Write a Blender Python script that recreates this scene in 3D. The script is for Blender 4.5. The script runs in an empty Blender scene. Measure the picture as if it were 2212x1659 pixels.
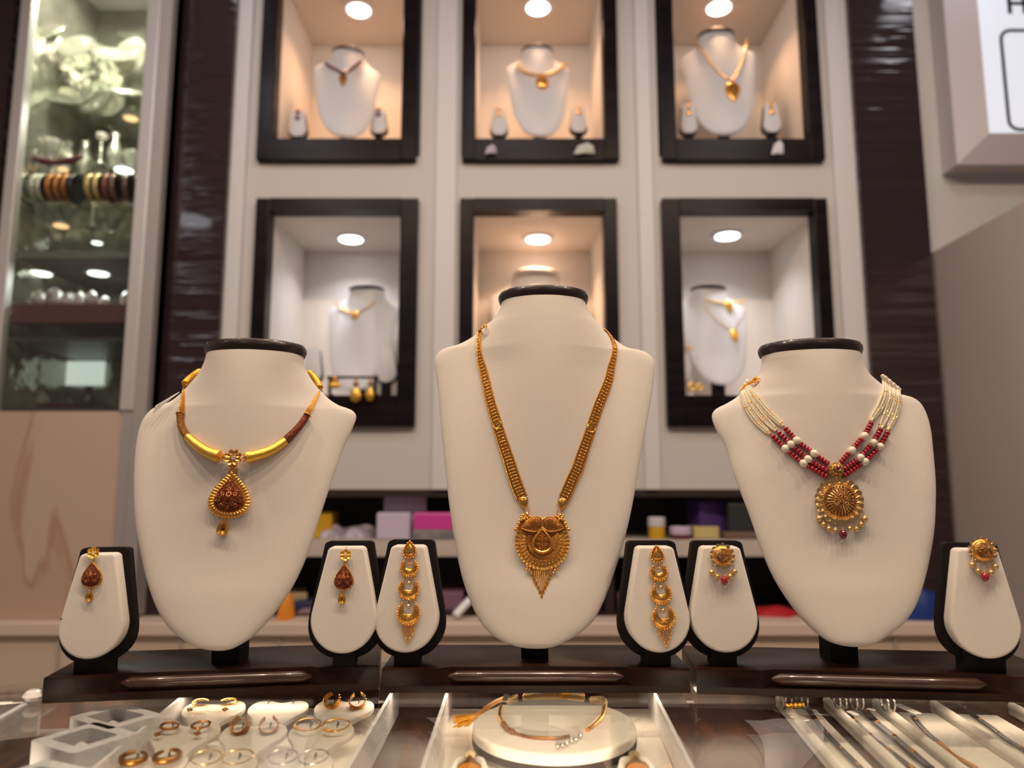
import bpy, bmesh, math, random
import numpy as np
from mathutils import Vector, Matrix
from mathutils.bvhtree import BVHTree
random.seed(7)
PI = math.pi
scene = bpy.context.scene
C = scene.collection

# ------------------------------------------------------------------ camera, world, lights
GZ = 0.95                 # top of the glass counter
CZ = GZ + 0.1877          # camera height
F = 1600.0
PITCH = math.radians(7.64)
cam_d = bpy.data.cameras.new('camera')
cam = bpy.data.objects.new('camera', cam_d)
C.objects.link(cam)
cam.location = (0, 0, CZ)
cam.rotation_euler = (PI / 2 + PITCH, 0, 0)
cam_d.sensor_fit = 'HORIZONTAL'
cam_d.sensor_width = 36
cam_d.lens = F / 2212 * 36
cam_d.clip_start = 0.02
cam_d.dof.use_dof = True
cam_d.dof.focus_distance = 0.75
cam_d.dof.aperture_fstop = 3.5
scene.camera = cam
scene.view_settings.view_transform = 'Standard'
scene.view_settings.look = 'None'
scene.view_settings.exposure = 0.10
scene.view_settings.gamma = 1.0
scene.view_settings.use_curve_mapping = False

world = bpy.data.worlds.new('world')
scene.world = world
world.use_nodes = True
wn = world.node_tree.nodes
wn['Background'].inputs[0].default_value = (0.92, 0.80, 0.78, 1)
wn['Background'].inputs[1].default_value = 0.13

def area(name, loc, size, power, col, rot=(0, 0, 0), shape='DISK', spread=None):
    l = bpy.data.lights.new(name, 'AREA')
    l.shape = shape
    l.size = size
    l.energy = power
    l.color = col
    if spread: l.spread = spread
    o = bpy.data.objects.new(name, l)
    C.objects.link(o)
    o.location = loc
    o.rotation_euler = rot
    return o

WARM = (1.0, 0.78, 0.58)
NEUT = (1.0, 0.87, 0.76)
COOL = (0.90, 0.92, 1.0)
for i, x in enumerate((-1.0, -0.42, 0.12, 0.62, 1.15)):
    area('counter_downlight', (x, 0.30, 2.78), 0.09, 9.2, WARM, (math.radians(10), 0, 0))
area('room_fill_light', (-0.9, -1.6, 2.78), 0.7, 4, NEUT, (math.radians(25), 0, 0))  # added soft fills for the room, out of view behind the camera
area('room_fill_light', (1.0, -1.6, 2.78), 0.7, 4, NEUT, (math.radians(25), 0, 0))
for x in (-0.95, 0.0, 0.95):
    area('wall_wash_light', (x, 1.25, 2.78), 0.35, 2.7, (0.97, 0.93, 1.0), (math.radians(22), 0, 0))
for (x, y) in ((-0.40, 0.742), (0.05, 0.746), (0.52, 0.746)):
    o = area('unseen_counter_strip', (x, y, GZ - 0.0085), 0.42, 0.24, WARM, (math.radians(-32), 0, 0), 'RECTANGLE')  # added strips hidden behind the bases, brighten the cards at the back
    o.data.size_y = 0.008
for (x, y, p, sz) in ((-2.1, -0.26, 2.2, 0.3), (1.37, 1.94, 0.35, 0.13), (-0.93, 1.93, 0.2, 0.10)):
    area('room_downlight', (x, y, 2.82), sz, p, (0.95, 0.93, 1.0))
# unseen LED strips put in near the counter front to light the trays
for x in (-0.5, 0.1, 0.68):
    o = area('unseen_counter_strip', (x, 0.35, GZ - 0.010), 0.5, 0.75, WARM, (math.radians(79), 0, 0), 'RECTANGLE', math.radians(34))
    o.data.size_y = 0.012

# ------------------------------------------------------------------ pixel helpers
RX = Vector((1, 0, 0)); FW = Vector((0, math.cos(PITCH), math.sin(PITCH))); UP = Vector((0, -math.sin(PITCH), math.cos(PITCH)))
CAM = Vector((0, 0, CZ))
def ray(px, py):
    return (RX * ((px - 1106) / F) + UP * ((829.5 - py) / F) + FW)
def at_y(px, py, Y):
    d = ray(px, py); return CAM + d * (Y / d.y)
def at_z(px, py, Z):
    d = ray(px, py); return CAM + d * ((Z - CZ) / d.z)
def hit(bvh, px, py, fb=None):
    d = ray(px, py).normalized()
    h = bvh.ray_cast(CAM, d)
    if h[0] is not None:
        n = h[1]
        if n.dot(d) > 0: n = -n
        return h[0], n
    Y = fb if fb is not None else 0.78
    return at_y(px, py, Y), Vector((0, -1, 0.1)).normalized()

# ------------------------------------------------------------------ materials
MATS = {}
def nodes_of(name):
    m = bpy.data.materials.new(name); m.use_nodes = True
    nt = m.node_tree
    return m, nt, nt.nodes['Principled BSDF']
def mat(name, col, rough=0.5, metal=0.0, bump=None, coat=0.0, emit=None, spec=None, sheen=0, vary=None, sss=0):
    """bump=(scale, strength[, stretch]); vary=(scale, col2)"""
    m, nt, p = nodes_of(name)
    p.inputs['Base Color'].default_value = (*col, 1)
    p.inputs['Roughness'].default_value = rough
    p.inputs['Metallic'].default_value = metal
    if coat: p.inputs['Coat Weight'].default_value = coat; p.inputs['Coat Roughness'].default_value = 0.08
    if spec is not None: p.inputs['Specular IOR Level'].default_value = spec
    if sheen: p.inputs['Sheen Weight'].default_value = sheen
    if sss: p.inputs['Subsurface Weight'].default_value = sss
    if emit: p.inputs['Emission Color'].default_value = (*emit[0], 1); p.inputs['Emission Strength'].default_value = emit[1]
    tc = nt.nodes.new('ShaderNodeTexCoord')
    if bump:
        n = nt.nodes.new('ShaderNodeTexNoise'); n.inputs['Scale'].default_value = bump[0]; n.inputs['Detail'].default_value = 3
        b = nt.nodes.new('ShaderNodeBump'); b.inputs['Strength'].default_value = bump[1]; b.inputs['Distance'].default_value = 0.0006 if len(bump) < 3 else bump[2]
        nt.links.new(tc.outputs['Object'], n.inputs['Vector'])
        nt.links.new(n.outputs['Fac'], b.inputs['Height']); nt.links.new(b.outputs['Normal'], p.inputs['Normal'])
    if vary:
        n = nt.nodes.new('ShaderNodeTexNoise'); n.inputs['Scale'].default_value = vary[0]; n.inputs['Detail'].default_value = 4
        r = nt.nodes.new('ShaderNodeValToRGB')
        r.color_ramp.elements[0].position = 0.35; r.color_ramp.elements[1].position = 0.65
        r.color_ramp.elements[0].color = (*col, 1); r.color_ramp.elements[1].color = (*vary[1], 1)
        nt.links.new(tc.outputs['Object'], n.inputs['Vector']); nt.links.new(n.outputs['Fac'], r.inputs['Fac'])
        nt.links.new(r.outputs['Color'], p.inputs['Base Color'])
    MATS[name] = m
    return m
def wood(name, c1, c2, rough, scale=6.0, stretch=(1, 14, 14), coat=0.0, bump=0.0):
    m, nt, p = nodes_of(name)
    tc = nt.nodes.new('ShaderNodeTexCoord'); mp = nt.nodes.new('ShaderNodeMapping'); n = nt.nodes.new('ShaderNodeTexNoise')
    mp.inputs['Scale'].default_value = stretch; n.inputs['Scale'].default_value = scale; n.inputs['Detail'].default_value = 6
    r = nt.nodes.new('ShaderNodeValToRGB')
    r.color_ramp.elements[0].position = 0.38; r.color_ramp.elements[1].position = 0.64
    r.color_ramp.elements[0].color = (*c1, 1); r.color_ramp.elements[1].color = (*c2, 1)
    nt.links.new(tc.outputs['Object'], mp.inputs['Vector']); nt.links.new(mp.outputs['Vector'], n.inputs['Vector'])
    nt.links.new(n.outputs['Fac'], r.inputs['Fac']); nt.links.new(r.outputs['Color'], p.inputs['Base Color'])
    p.inputs['Roughness'].default_value = rough
    if coat: p.inputs['Coat Weight'].default_value = coat; p.inputs['Coat Roughness'].default_value = 0.12
    if bump:
        b = nt.nodes.new('ShaderNodeBump'); b.inputs['Strength'].default_value = bump; b.inputs['Distance'].default_value = 0.001
        nt.links.new(n.outputs['Fac'], b.inputs['Height']); nt.links.new(b.outputs['Normal'], p.inputs['Normal'])
    MATS[name] = m
    return m
GOLDC = (0.95, 0.49, 0.105)
gold = mat('gold', GOLDC, 0.24, 1.0, bump=(900, 0.25, 0.0003))
gold_bright = mat('gold_bright', (1.0, 0.60, 0.10), 0.30, 1.0, bump=(1400, 0.9, 0.0004))
gold_pale = mat('gold_pale', (0.90, 0.60, 0.27), 0.24, 1.0)
gold_dull = mat('gold_dull', (0.40, 0.17, 0.035), 0.36, 1.0)
gold_back = mat('gold_shadow_plate', (0.34, 0.125, 0.028), 0.45, 0.9)  # darker gold with the shade of the crevices put into its colour
def antique(name, dark, light, sc=420):
    m, nt, p = nodes_of(name)
    tc = nt.nodes.new('ShaderNodeTexCoord'); v = nt.nodes.new('ShaderNodeTexVoronoi'); v.feature = 'DISTANCE_TO_EDGE'
    v.inputs['Scale'].default_value = sc
    n = nt.nodes.new('ShaderNodeTexNoise'); n.inputs['Scale'].default_value = sc * 0.9
    mx = nt.nodes.new('ShaderNodeMixRGB'); mx.inputs[0].default_value = 0.012
    nt.links.new(tc.outputs['Object'], mx.inputs[1]); nt.links.new(n.outputs['Color'], mx.inputs[2]); nt.links.new(tc.outputs['Object'], n.inputs['Vector'])
    nt.links.new(mx.outputs['Color'], v.inputs['Vector'])
    r = nt.nodes.new('ShaderNodeValToRGB')
    r.color_ramp.elements[0].position = 0.06; r.color_ramp.elements[1].position = 0.34
    r.color_ramp.elements[0].color = (*dark, 1); r.color_ramp.elements[1].color = (*light, 1)
    nt.links.new(v.outputs['Distance'], r.inputs['Fac']); nt.links.new(r.outputs['Color'], p.inputs['Base Color'])
    b = nt.nodes.new('ShaderNodeBump'); b.inputs['Strength'].default_value = 0.9; b.inputs['Distance'].default_value = 0.0008
    nt.links.new(v.outputs['Distance'], b.inputs['Height']); nt.links.new(b.outputs['Normal'], p.inputs['Normal'])
    p.inputs['Metallic'].default_value = 0.9; p.inputs['Roughness'].default_value = 0.38
    MATS[name] = m; return m
antique_copper = antique('antique_copper', (0.07, 0.008, 0.007), (0.46, 0.15, 0.07))
antique_gold = antique('antique_gold', (0.12, 0.03, 0.008), (0.80, 0.42, 0.10), 520)
curl_gold = mat('curl_gold', (0.68, 0.26, 0.09), 0.33, 1.0)
pearl = mat('pearl', (0.86, 0.74, 0.60), 0.28, 0.0, coat=0.6, sheen=0.2)
seed = mat('seed_pearl', (0.84, 0.74, 0.56), 0.35, 0.0, coat=0.3)
gold_pearl = mat('gold_pearl', (0.72, 0.45, 0.17), 0.24, 0.75, coat=0.5)
ruby = mat('ruby', (0.34, 0.004, 0.010), 0.16, 0.0, coat=0.9)
ruby_dark = mat('ruby_dark', (0.13, 0.002, 0.012), 0.12, 0.0, coat=0.9)
crystal_m = mat('clear_bead', (0.85, 0.80, 0.76), 0.08, 0.0, coat=1.0)
thread = mat('orange_thread', (0.92, 0.42, 0.02), 0.7)
cream = mat('cream_leatherette', (0.68, 0.615, 0.55), 0.72, 0.0, bump=(1500, 0.30, 0.0005), sheen=0.10)
cream_pad = mat('cream_suede', (0.70, 0.64, 0.57), 0.85, 0.0, bump=(1200, 0.35, 0.0005), sheen=0.15)
white_pad = mat('white_leatherette', (0.66, 0.66, 0.68), 0.5, 0.0)
leather = mat('dark_brown_leather', (0.016, 0.006, 0.005), 0.32, 0.0, bump=(500, 0.35, 0.0008), coat=0.25)
black_velvet = mat('black_velvet', (0.006, 0.0035, 0.0035), 0.75, 0.0, bump=(900, 0.4), spec=0.2)
base_wood = wood('dark_polished_wood', (0.008, 0.0025, 0.0015), (0.024, 0.008, 0.004), 0.32, 8, (1, 12, 12), coat=0.0)
mold_wood = mat('worn_wood_molding', (0.035, 0.012, 0.007), 0.30, 0.0, coat=0.5, vary=(60, (0.06, 0.02, 0.012)))
counter_wood = wood('brown_veneer', (0.026, 0.008, 0.004), (0.085, 0.026, 0.010), 0.45, 5, (16, 1, 1))
wall_m = mat('wall_paint', (0.56, 0.53, 0.505), 0.6, 0.0, bump=(60, 0.05))
wall_light = mat('pilaster_paint', (0.64, 0.62, 0.615), 0.5)
beige_m = mat('beige_laminate', (0.60, 0.47, 0.36), 0.5)
ledge_m = mat('ledge_laminate', (0.66, 0.52, 0.43), 0.4)
grey_panel = mat('grey_partition', (0.42, 0.36, 0.32), 0.4, 0.0, vary=(1.2, (0.45, 0.39, 0.37)))
frame_m = wood('dark_frame_laminate', (0.005, 0.003, 0.004), (0.013, 0.007, 0.009), 0.30, 3, (1, 1, 14), coat=0.0)
dark_shelf = mat('dark_shelf_laminate', (0.022, 0.010, 0.009), 0.5)
liner = mat('niche_lining', (0.78, 0.72, 0.66), 0.6)
silver = mat('silver', (0.86, 0.83, 0.74), 0.24, 0.72, bump=(22, 0.7, 0.012))
alum = mat('aluminium', (0.66, 0.64, 0.63), 0.42, 0.6)
alum_side = mat('aluminium_side', (0.40, 0.37, 0.36), 0.5, 0.3)
mirror = mat('tinted_mirror', (0.42, 0.41, 0.34), 0.16, 0.55, bump=(7, 0.8, 0.03), vary=(5, (0.24, 0.23, 0.19)))
steel = mat('steel', (0.62, 0.60, 0.55), 0.25, 1.0)
lamp_white = mat('lamp_glow', (1, 1, 1), 0.5, emit=((1.0, 0.93, 0.84), 9))
lamp_cool = mat('lamp_glow_cool', (1, 1, 1), 0.5, emit=((0.94, 0.96, 1.0), 7))
reflection_orange = mat('reflection_glow_warm', (1, 0.7, 0.4), 0.5, emit=((1.0, 0.55, 0.25), 1.6))
panel_glow = mat('light_panel', (0.9, 1, 0.95), 0.5, emit=((0.72, 0.80, 0.72), 0.75), vary=(14, (0.5, 0.6, 0.5)))
sign_glow = mat('sign_face', (0.5, 0.52, 0.6), 0.4, emit=((0.88, 0.92, 1.0), 0.55))
black_ink = mat('black_print', (0.02, 0.02, 0.025), 0.5)
ink_grey = mat('grey_print', (0.12, 0.11, 0.11), 0.6)
paper = mat('white_card', (0.78, 0.74, 0.70), 0.6)
white_plastic = mat('white_plastic', (0.80, 0.78, 0.80), 0.35)
grey_foam = mat('grey_foam', (0.16, 0.15, 0.17), 0.9)
dark_metal = mat('oxidised_metal', (0.07, 0.055, 0.05), 0.30, 0.9)
black_bead = mat('black_bead', (0.015, 0.012, 0.012), 0.15, 0.2, coat=0.7)
floor_m = mat('floor_tile', (0.30, 0.26, 0.22), 0.4)
ceil_m = mat('ceiling_paint', (0.72, 0.69, 0.68), 0.8)

frame_m.node_tree.nodes['Principled BSDF'].inputs['Specular IOR Level'].default_value = 0.12
base_wood.node_tree.nodes['Principled BSDF'].inputs['Specular IOR Level'].default_value = 0.15
def wavepanel():
    m, nt, p = nodes_of('ribbed_dark_panel')
    p.inputs['Base Color'].default_value = (0.026, 0.014, 0.017, 1); p.inputs['Roughness'].default_value = 0.14
    tc = nt.nodes.new('ShaderNodeTexCoord'); mp = nt.nodes.new('ShaderNodeMapping'); mp.inputs['Scale'].default_value = (0.6, 0.6, 9)
    n = nt.nodes.new('ShaderNodeTexNoise'); n.inputs['Scale'].default_value = 2.2; n.inputs['Detail'].default_value = 3
    b = nt.nodes.new('ShaderNodeBump'); b.inputs['Strength'].default_value = 0.9; b.inputs['Distance'].default_value = 0.02
    nt.links.new(tc.outputs['Object'], mp.inputs['Vector']); nt.links.new(mp.outputs['Vector'], n.inputs['Vector'])
    nt.links.new(n.outputs['Fac'], b.inputs['Height']); nt.links.new(b.outputs['Normal'], p.inputs['Normal'])
    p.inputs['Coat Weight'].default_value = 0.3
    return m
ribbed = wavepanel()
def marble_mat():
    m, nt, p = nodes_of('beige_marble')
    tc = nt.nodes.new('ShaderNodeTexCoord'); mp = nt.nodes.new('ShaderNodeMapping'); mp.inputs['Scale'].default_value = (3.2, 3, 0.9); mp.inputs['Rotation'].default_value = (0, 0.5, 0)
    n = nt.nodes.new('ShaderNodeTexNoise'); n.inputs['Scale'].default_value = 1.3; n.inputs['Detail'].default_value = 5; n.inputs['Distortion'].default_value = 0.6
    r = nt.nodes.new('ShaderNodeValToRGB'); cr = r.color_ramp
    cr.elements[0].position = 0.465; cr.elements[0].color = (0.50, 0.35, 0.265, 1)
    cr.elements[1].position = 0.51; cr.elements[1].color = (0.53, 0.39, 0.31, 1)
    e = cr.elements.new(0.487); e.color = (0.41, 0.25, 0.17, 1)
    nt.links.new(tc.outputs['Object'], mp.inputs['Vector']); nt.links.new(mp.outputs['Vector'], n.inputs['Vector'])
    nt.links.new(n.outputs['Fac'], r.inputs['Fac']); nt.links.new(r.outputs['Color'], p.inputs['Base Color'])
    p.inputs['Roughness'].default_value = 0.25
    return m
marble = marble_mat()
def thin_glass(name, tint=(0.97, 0.98, 0.97), boost=1.0, scratches=False):
    m = bpy.data.materials.new(name); m.use_nodes = True; nt = m.node_tree; nt.nodes.clear()
    out = nt.nodes.new('ShaderNodeOutputMaterial'); mx = nt.nodes.new('ShaderNodeMixShader')
    tr = nt.nodes.new('ShaderNodeBsdfTransparent'); gl = nt.nodes.new('ShaderNodeBsdfGlossy'); fr = nt.nodes.new('ShaderNodeFresnel')
    tr.inputs[0].default_value = (*tint, 1); gl.inputs['Roughness'].default_value = 0.015; fr.inputs['IOR'].default_value = 1.5
    ge = nt.nodes.new('ShaderNodeNewGeometry'); mi = nt.nodes.new('ShaderNodeMapRange')
    mi.inputs['To Min'].default_value = 1.5; mi.inputs['To Max'].default_value = 1 / 1.5
    nt.links.new(ge.outputs['Backfacing'], mi.inputs['Value']); nt.links.new(mi.outputs['Result'], fr.inputs['IOR'])
    mu = nt.nodes.new('ShaderNodeMath'); mu.operation = 'MULTIPLY'; mu.inputs[1].default_value = boost; mu.use_clamp = True
    nt.links.new(fr.outputs[0], mu.inputs[0]); nt.links.new(mu.outputs[0], mx.inputs[0])
    nt.links.new(tr.outputs[0], mx.inputs[1]); nt.links.new(gl.outputs[0], mx.inputs[2]); nt.links.new(mx.outputs[0], out.inputs[0])
    return m
glass = thin_glass('counter_glass', (0.95, 0.96, 0.94), 1.0)
case_glass = thin_glass('case_glass', (0.93, 0.96, 0.93), 1.0)

# ------------------------------------------------------------------ mesh builder
class MB:
    def __init__(s): s.v = []; s.f = []; s.m = []
    def add(s, vf, M=None, mi=0):
        v, f = vf; o = len(s.v)
        s.v += [(M @ Vector(p)) if M is not None else Vector(p) for p in v]
        s.f += [[i + o for i in q] for q in f]; s.m += [mi] * len(f)
        return s
    def build(s, name, mats, parent=None, smooth=True, origin=None):
        me = bpy.data.meshes.new(name)
        org = Vector((0, 0, 0))
        if origin is not None: org = Vector(origin)
        elif parent is not None:
            r = parent
            while r is not None:
                org = org + Vector(r.location); r = r.parent
        me.from_pydata([tuple(p - org) for p in s.v], [], s.f)
        if not isinstance(mats, (list, tuple)): mats = [mats]
        for m in mats: me.materials.append(m)
        me.polygons.foreach_set('material_index', s.m)
        bm = bmesh.new(); bm.from_mesh(me); bmesh.ops.recalc_face_normals(bm, faces=bm.faces); bm.to_mesh(me); bm.free()
        if smooth:
            me.polygons.foreach_set('use_smooth', [True] * len(me.polygons))
            me.set_sharp_from_angle(angle=math.radians(38))
        o = bpy.data.objects.new(name, me); C.objects.link(o)
        if parent is not None: o.parent = parent
        if origin is not None and parent is None: o.location = org
        return o
    def bvh(s): return BVHTree.FromPolygons([tuple(p) for p in s.v], s.f)

def tag(o, label=None, cat=None, group=None, kind=None):
    if label: o['label'] = label
    if cat: o['category'] = cat
    if group: o['group'] = group
    if kind: o['kind'] = kind
    return o
def thing(name, label, cat, loc, group=None):
    o = bpy.data.objects.new(name, None); C.objects.link(o); o.location = loc; o.empty_display_size = 0.02
    return tag(o, label, cat, group)
def copy_tree(o, parent=None):
    c = o.copy(); C.objects.link(c); c.parent = parent
    for ch in list(o.children): copy_tree(ch, c)
    return c
def copy_thing(o, loc, label, rotz=0, scale=1, group=None):
    c = copy_tree(o); c.location = loc; c.rotation_euler = (0, 0, rotz); c.scale = (scale,) * 3; c['label'] = label
    if group: c['group'] = group
    return c
def T(x=0, y=0, z=0): return Matrix.Translation((x, y, z))
def RZ(a): return Matrix.Rotation(a, 4, 'Z')
def RXm(a): return Matrix.Rotation(a, 4, 'X')
def RYm(a): return Matrix.Rotation(a, 4, 'Y')
def S(x, y=None, z=None):
    y = x if y is None else y; z = x if z is None else z
    return Matrix.Diagonal((x, y, z, 1))
def FR(o, X, Y, Z, s=1.0):
    m = Matrix.Identity(4)
    for i in range(3): m[i][0] = X[i] * s; m[i][1] = Y[i] * s; m[i][2] = Z[i] * s; m[i][3] = o[i]
    return m
def box(x0, x1, y0, y1, z0, z1, bev=0.0):
    if bev <= 0:
        v = [(x, y, z) for x in (x0, x1) for y in (y0, y1) for z in (z0, z1)]
        return v, [(0, 1, 3, 2), (4, 6, 7, 5), (0, 4, 5, 1), (2, 3, 7, 6), (0, 2, 6, 4), (1, 5, 7, 3)]
    bm = bmesh.new(); bmesh.ops.create_cube(bm, size=1)
    for q in bm.verts: q.co = Vector(((x0 + x1) / 2 + q.co.x * (x1 - x0), (y0 + y1) / 2 + q.co.y * (y1 - y0), (z0 + z1) / 2 + q.co.z * (z1 - z0)))
    bmesh.ops.bevel(bm, geom=list(bm.edges), offset=bev, segments=2, affect='EDGES', profile=0.5)
    v = [tuple(q.co) for q in bm.verts]; f = [[w.index for w in q.verts] for q in bm.faces]; bm.free(); return v, f
def sphere(c=(0, 0, 0), r=1.0, sc=(1, 1, 1), seg=14, rings=9):
    v = [(c[0], c[1], c[2] + r * sc[2])]; f = []
    for i in range(1, rings):
        th = PI * i / rings
        for j in range(seg):
            a = 2 * PI * j / seg
            v.append((c[0] + r * sc[0] * math.sin(th) * math.cos(a), c[1] + r * sc[1] * math.sin(th) * math.sin(a), c[2] + r * sc[2] * math.cos(th)))
    v.append((c[0], c[1], c[2] - r * sc[2])); n = len(v) - 1
    for j in range(seg): f.append((0, 1 + j, 1 + (j + 1) % seg)); f.append((n, n - seg + (j + 1) % seg, n - seg + j))
    for i in range(rings - 2):
        for j in range(seg):
            a = 1 + i * seg + j; b = 1 + i * seg + (j + 1) % seg
            f.append((a, a + seg, b + seg, b))
    return v, f
def lathe(prof, seg=32, sx=1.0, sy=1.0):
    v = []; f = []
    for (r, z) in prof:
        for j in range(seg):
            a = 2 * PI * j / seg; v.append((r * sx * math.cos(a), r * sy * math.sin(a), z))
    for i in range(len(prof) - 1):
        for j in range(seg):
            a = i * seg + j; b = i * seg + (j + 1) % seg
            f.append((a, b, b + seg, a + seg))
    f.append(list(range(seg))[::-1]); f.append([(len(prof) - 1) * seg + j for j in range(seg)])
    return v, f
def tube(path, rad, seg=8, closed=False, flat=1.0):
    P = [Vector(p) for p in path]; n = len(P); v = []; f = []
    if not isinstance(rad, (list, tuple, np.ndarray)): rad = [rad] * n
    up = None
    for i in range(n):
        a = P[(i - 1) % n] if (closed or i > 0) else P[i]; b = P[(i + 1) % n] if (closed or i < n - 1) else P[i]
        t = (b - a)
        t = t.normalized() if t.length > 1e-12 else Vector((0, 0, 1))
        if up is None:
            up = Vector((0, 0, 1)) if abs(t.z) < 0.9 else Vector((0, 1, 0))
        s = t.cross(up); s = s.normalized() if s.length > 1e-9 else t.orthogonal().normalized()
        up = s.cross(t).normalized()
        for j in range(seg):
            q = 2 * PI * j / seg
            v.append(tuple(P[i] + (s * math.cos(q) + up * math.sin(q) * flat) * rad[i]))
    m = n if closed else n - 1
    for i in range(m):
        for j in range(seg):
            a = i * seg + j; b = i * seg + (j + 1) % seg; c = ((i + 1) % n) * seg
            f.append((a, b, c + (j + 1) % seg, c + j))
    if not closed: f.append(list(range(seg))[::-1]); f.append([(n - 1) * seg + j for j in range(seg)])
    return v, f
def catmull(pts, n=8, closed=False):
    P = [np.array(p, float) for p in pts]; out = []; m = len(P)
    for i in range(m if closed else m - 1):
        p0 = P[(i - 1) % m] if (closed or i > 0) else 2 * P[0] - P[1]; p1 = P[i]; p2 = P[(i + 1) % m]
        p3 = P[(i + 2) % m] if (closed or i < m - 2) else 2 * P[-1] - P[-2]
        for k in range(n):
            t = k / n
            out.append(0.5 * ((2 * p1) + (-p0 + p2) * t + (2 * p0 - 5 * p1 + 4 * p2 - p3) * t * t + (-p0 + 3 * p1 - 3 * p2 + p3) * t ** 3))
    if not closed: out.append(P[-1])
    return [tuple(o) for o in out]
def resample(path, step):
    P = np.array([tuple(p) for p in path]); d = np.r_[0, np.cumsum(np.linalg.norm(np.diff(P, axis=0), axis=1))]
    n = max(2, int(d[-1] / step) + 1); t = np.linspace(0, d[-1], n)
    return [tuple(np.interp(q, d, P[:, k]) for k in range(P.shape[1])) for q in t]
def beaded(path, r, pitch, seg=7, lo=0.55):
    P = resample(path, pitch / 4.0)
    rad = [r * (lo + (1 - lo) * abs(math.sin(PI * i / 4.0))) for i in range(len(P))]
    return tube(P, rad, seg)
def ring(c, R, r, n=18, seg=7, axis='z', sx=1, sy=1):
    p = []
    for i in range(n):
        a = 2 * PI * i / n
        q = (R * sx * math.cos(a), R * sy * math.sin(a), 0) if axis == 'z' else ((R * sx * math.cos(a), 0, R * sy * math.sin(a)) if axis == 'y' else (0, R * sx * math.cos(a), R * sy * math.sin(a)))
        p.append((c[0] + q[0], c[1] + q[1], c[2] + q[2]))
    return tube(p, r, seg, closed=True)
def ell(w, h, n=20, cx=0, cy=0): return [(cx + w * math.cos(2 * PI * i / n), cy + h * math.sin(2 * PI * i / n)) for i in range(n)]
def tear(w, h, n=36, m=1.15, cx=0, cy=0):      # tip up, w,h = half sizes
    k = 1.0 / 0.80
    return [(cx + w * k * math.sin(t) * abs(math.sin(t / 2)) ** m, cy + h * math.cos(t)) for t in (2 * PI * i / n for i in range(n))]
def cent(o): return (sum(p[0] for p in o) / len(o), sum(p[1] for p in o) / len(o))
def dome(o, h, z0=0.0, skirt=0.5, n=5, c=None, flat=0.0):
    c = c or cent(o); v = []; f = []; N = len(o)
    for p in o: v.append((p[0], p[1], z0 - skirt))
    for k in range(n):
        th = PI / 2 * k / n; ro = math.cos(th) * (1 - flat) + flat if flat else math.cos(th); z = z0 + h * math.sin(th)
        for p in o: v.append((c[0] + (p[0] - c[0]) * ro, c[1] + (p[1] - c[1]) * ro, z))
    v.append((c[0], c[1], z0 + h)); top = len(v) - 1
    for k in range(n):
        for j in range(N):
            a = k * N + j; b = k * N + (j + 1) % N
            f.append((a, b, b + N, a + N))
    for j in range(N): f.append((n * N + j, n * N + (j + 1) % N, top))
    f.append(list(range(N))[::-1])
    return v, f
def dish(o, h, z0=0.0, skirt=0.5, n=4, c=None):
    c = c or cent(o); v = []; f = []; N = len(o)
    for p in o: v.append((p[0], p[1], z0 - skirt))
    for k in range(n):
        ro = 1 - k / n; z = z0 + h * ro * ro
        for p in o: v.append((c[0] + (p[0] - c[0]) * ro, c[1] + (p[1] - c[1]) * ro, z))
    v.append((c[0], c[1], z0)); top = len(v) - 1
    for k in range(n):
        for j in range(N):
            a = k * N + j; b = k * N + (j + 1) % N
            f.append((a, b, b + N, a + N))
    for j in range(N): f.append((n * N + j, n * N + (j + 1) % N, top))
    f.append(list(range(N))[::-1])
    return v, f
def offset_poly(o, d):
    n = len(o); A = sum(o[i][0] * o[(i + 1) % n][1] - o[(i + 1) % n][0] * o[i][1] for i in range(n)); sg = 1 if A > 0 else -1
    out = []
    for i in range(n):
        a = o[i - 1]; b = o[(i + 1) % n]; tx = b[0] - a[0]; ty = b[1] - a[1]; l = math.hypot(tx, ty) or 1
        out.append((o[i][0] - sg * ty / l * d, o[i][1] + sg * tx / l * d))
    return out
def slab(o, z0, z1, r=0.0, n=4, bothsides=False):
    """extruded outline from z0 to z1 with a rounded rim at z1 (d>0 insets)"""
    L = []
    if bothsides and r > 0:
        for k in range(n + 1):
            th = PI / 2 * k / n; L.append((offset_poly(o, r * (1 - math.sin(th))), z0 + r * (1 - math.cos(th))))
    else: L.append((o, z0))
    if r > 0:
        for k in range(n + 1):
            th = PI / 2 * k / n; L.append((offset_poly(o, r * (1 - math.cos(th))), z1 - r + r * math.sin(th)))
    else: L.append((o, z1))
    N = len(o); v = []; f = []
    for (q, z) in L: v += [(p[0], p[1], z) for p in q]
    for k in range(len(L) - 1):
        for j in range(N):
            a = k * N + j; b = k * N + (j + 1) % N; f.append((a, b, b + N, a + N))
    f.append(list(range(N))[::-1]); f.append([(len(L) - 1) * N + j for j in range(N)])
    return v, f
def rrect(w, h, r, n=5, cx=0, cy=0):
    o = []
    for (sx, sy, a0) in ((1, 1, 0), (-1, 1, PI / 2), (-1, -1, PI), (1, -1, 3 * PI / 2)):
        for k in range(n + 1):
            a = a0 + PI / 2 * k / n; o.append((cx + sx * (w / 2 - r) + r * math.cos(a), cy + sy * (h / 2 - r) + r * math.sin(a)))
    return o
def flower(mb, n, R, w, M, mi=0, h=1.2, kind='dish', rot=0.0, z=0.0):
    for k in range(n):
        a = rot + 2 * PI * k / n
        o = ell(R * 0.34, w, 14, R * 0.62, 0)
        g = dish(o, h * 1.3, z + 0.5, 0.6) if kind == 'dish' else dome(o, h, z, 0.6, 3)
        mb.add(g, M @ RZ(a) @ RYm(-0.18), mi)
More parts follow.
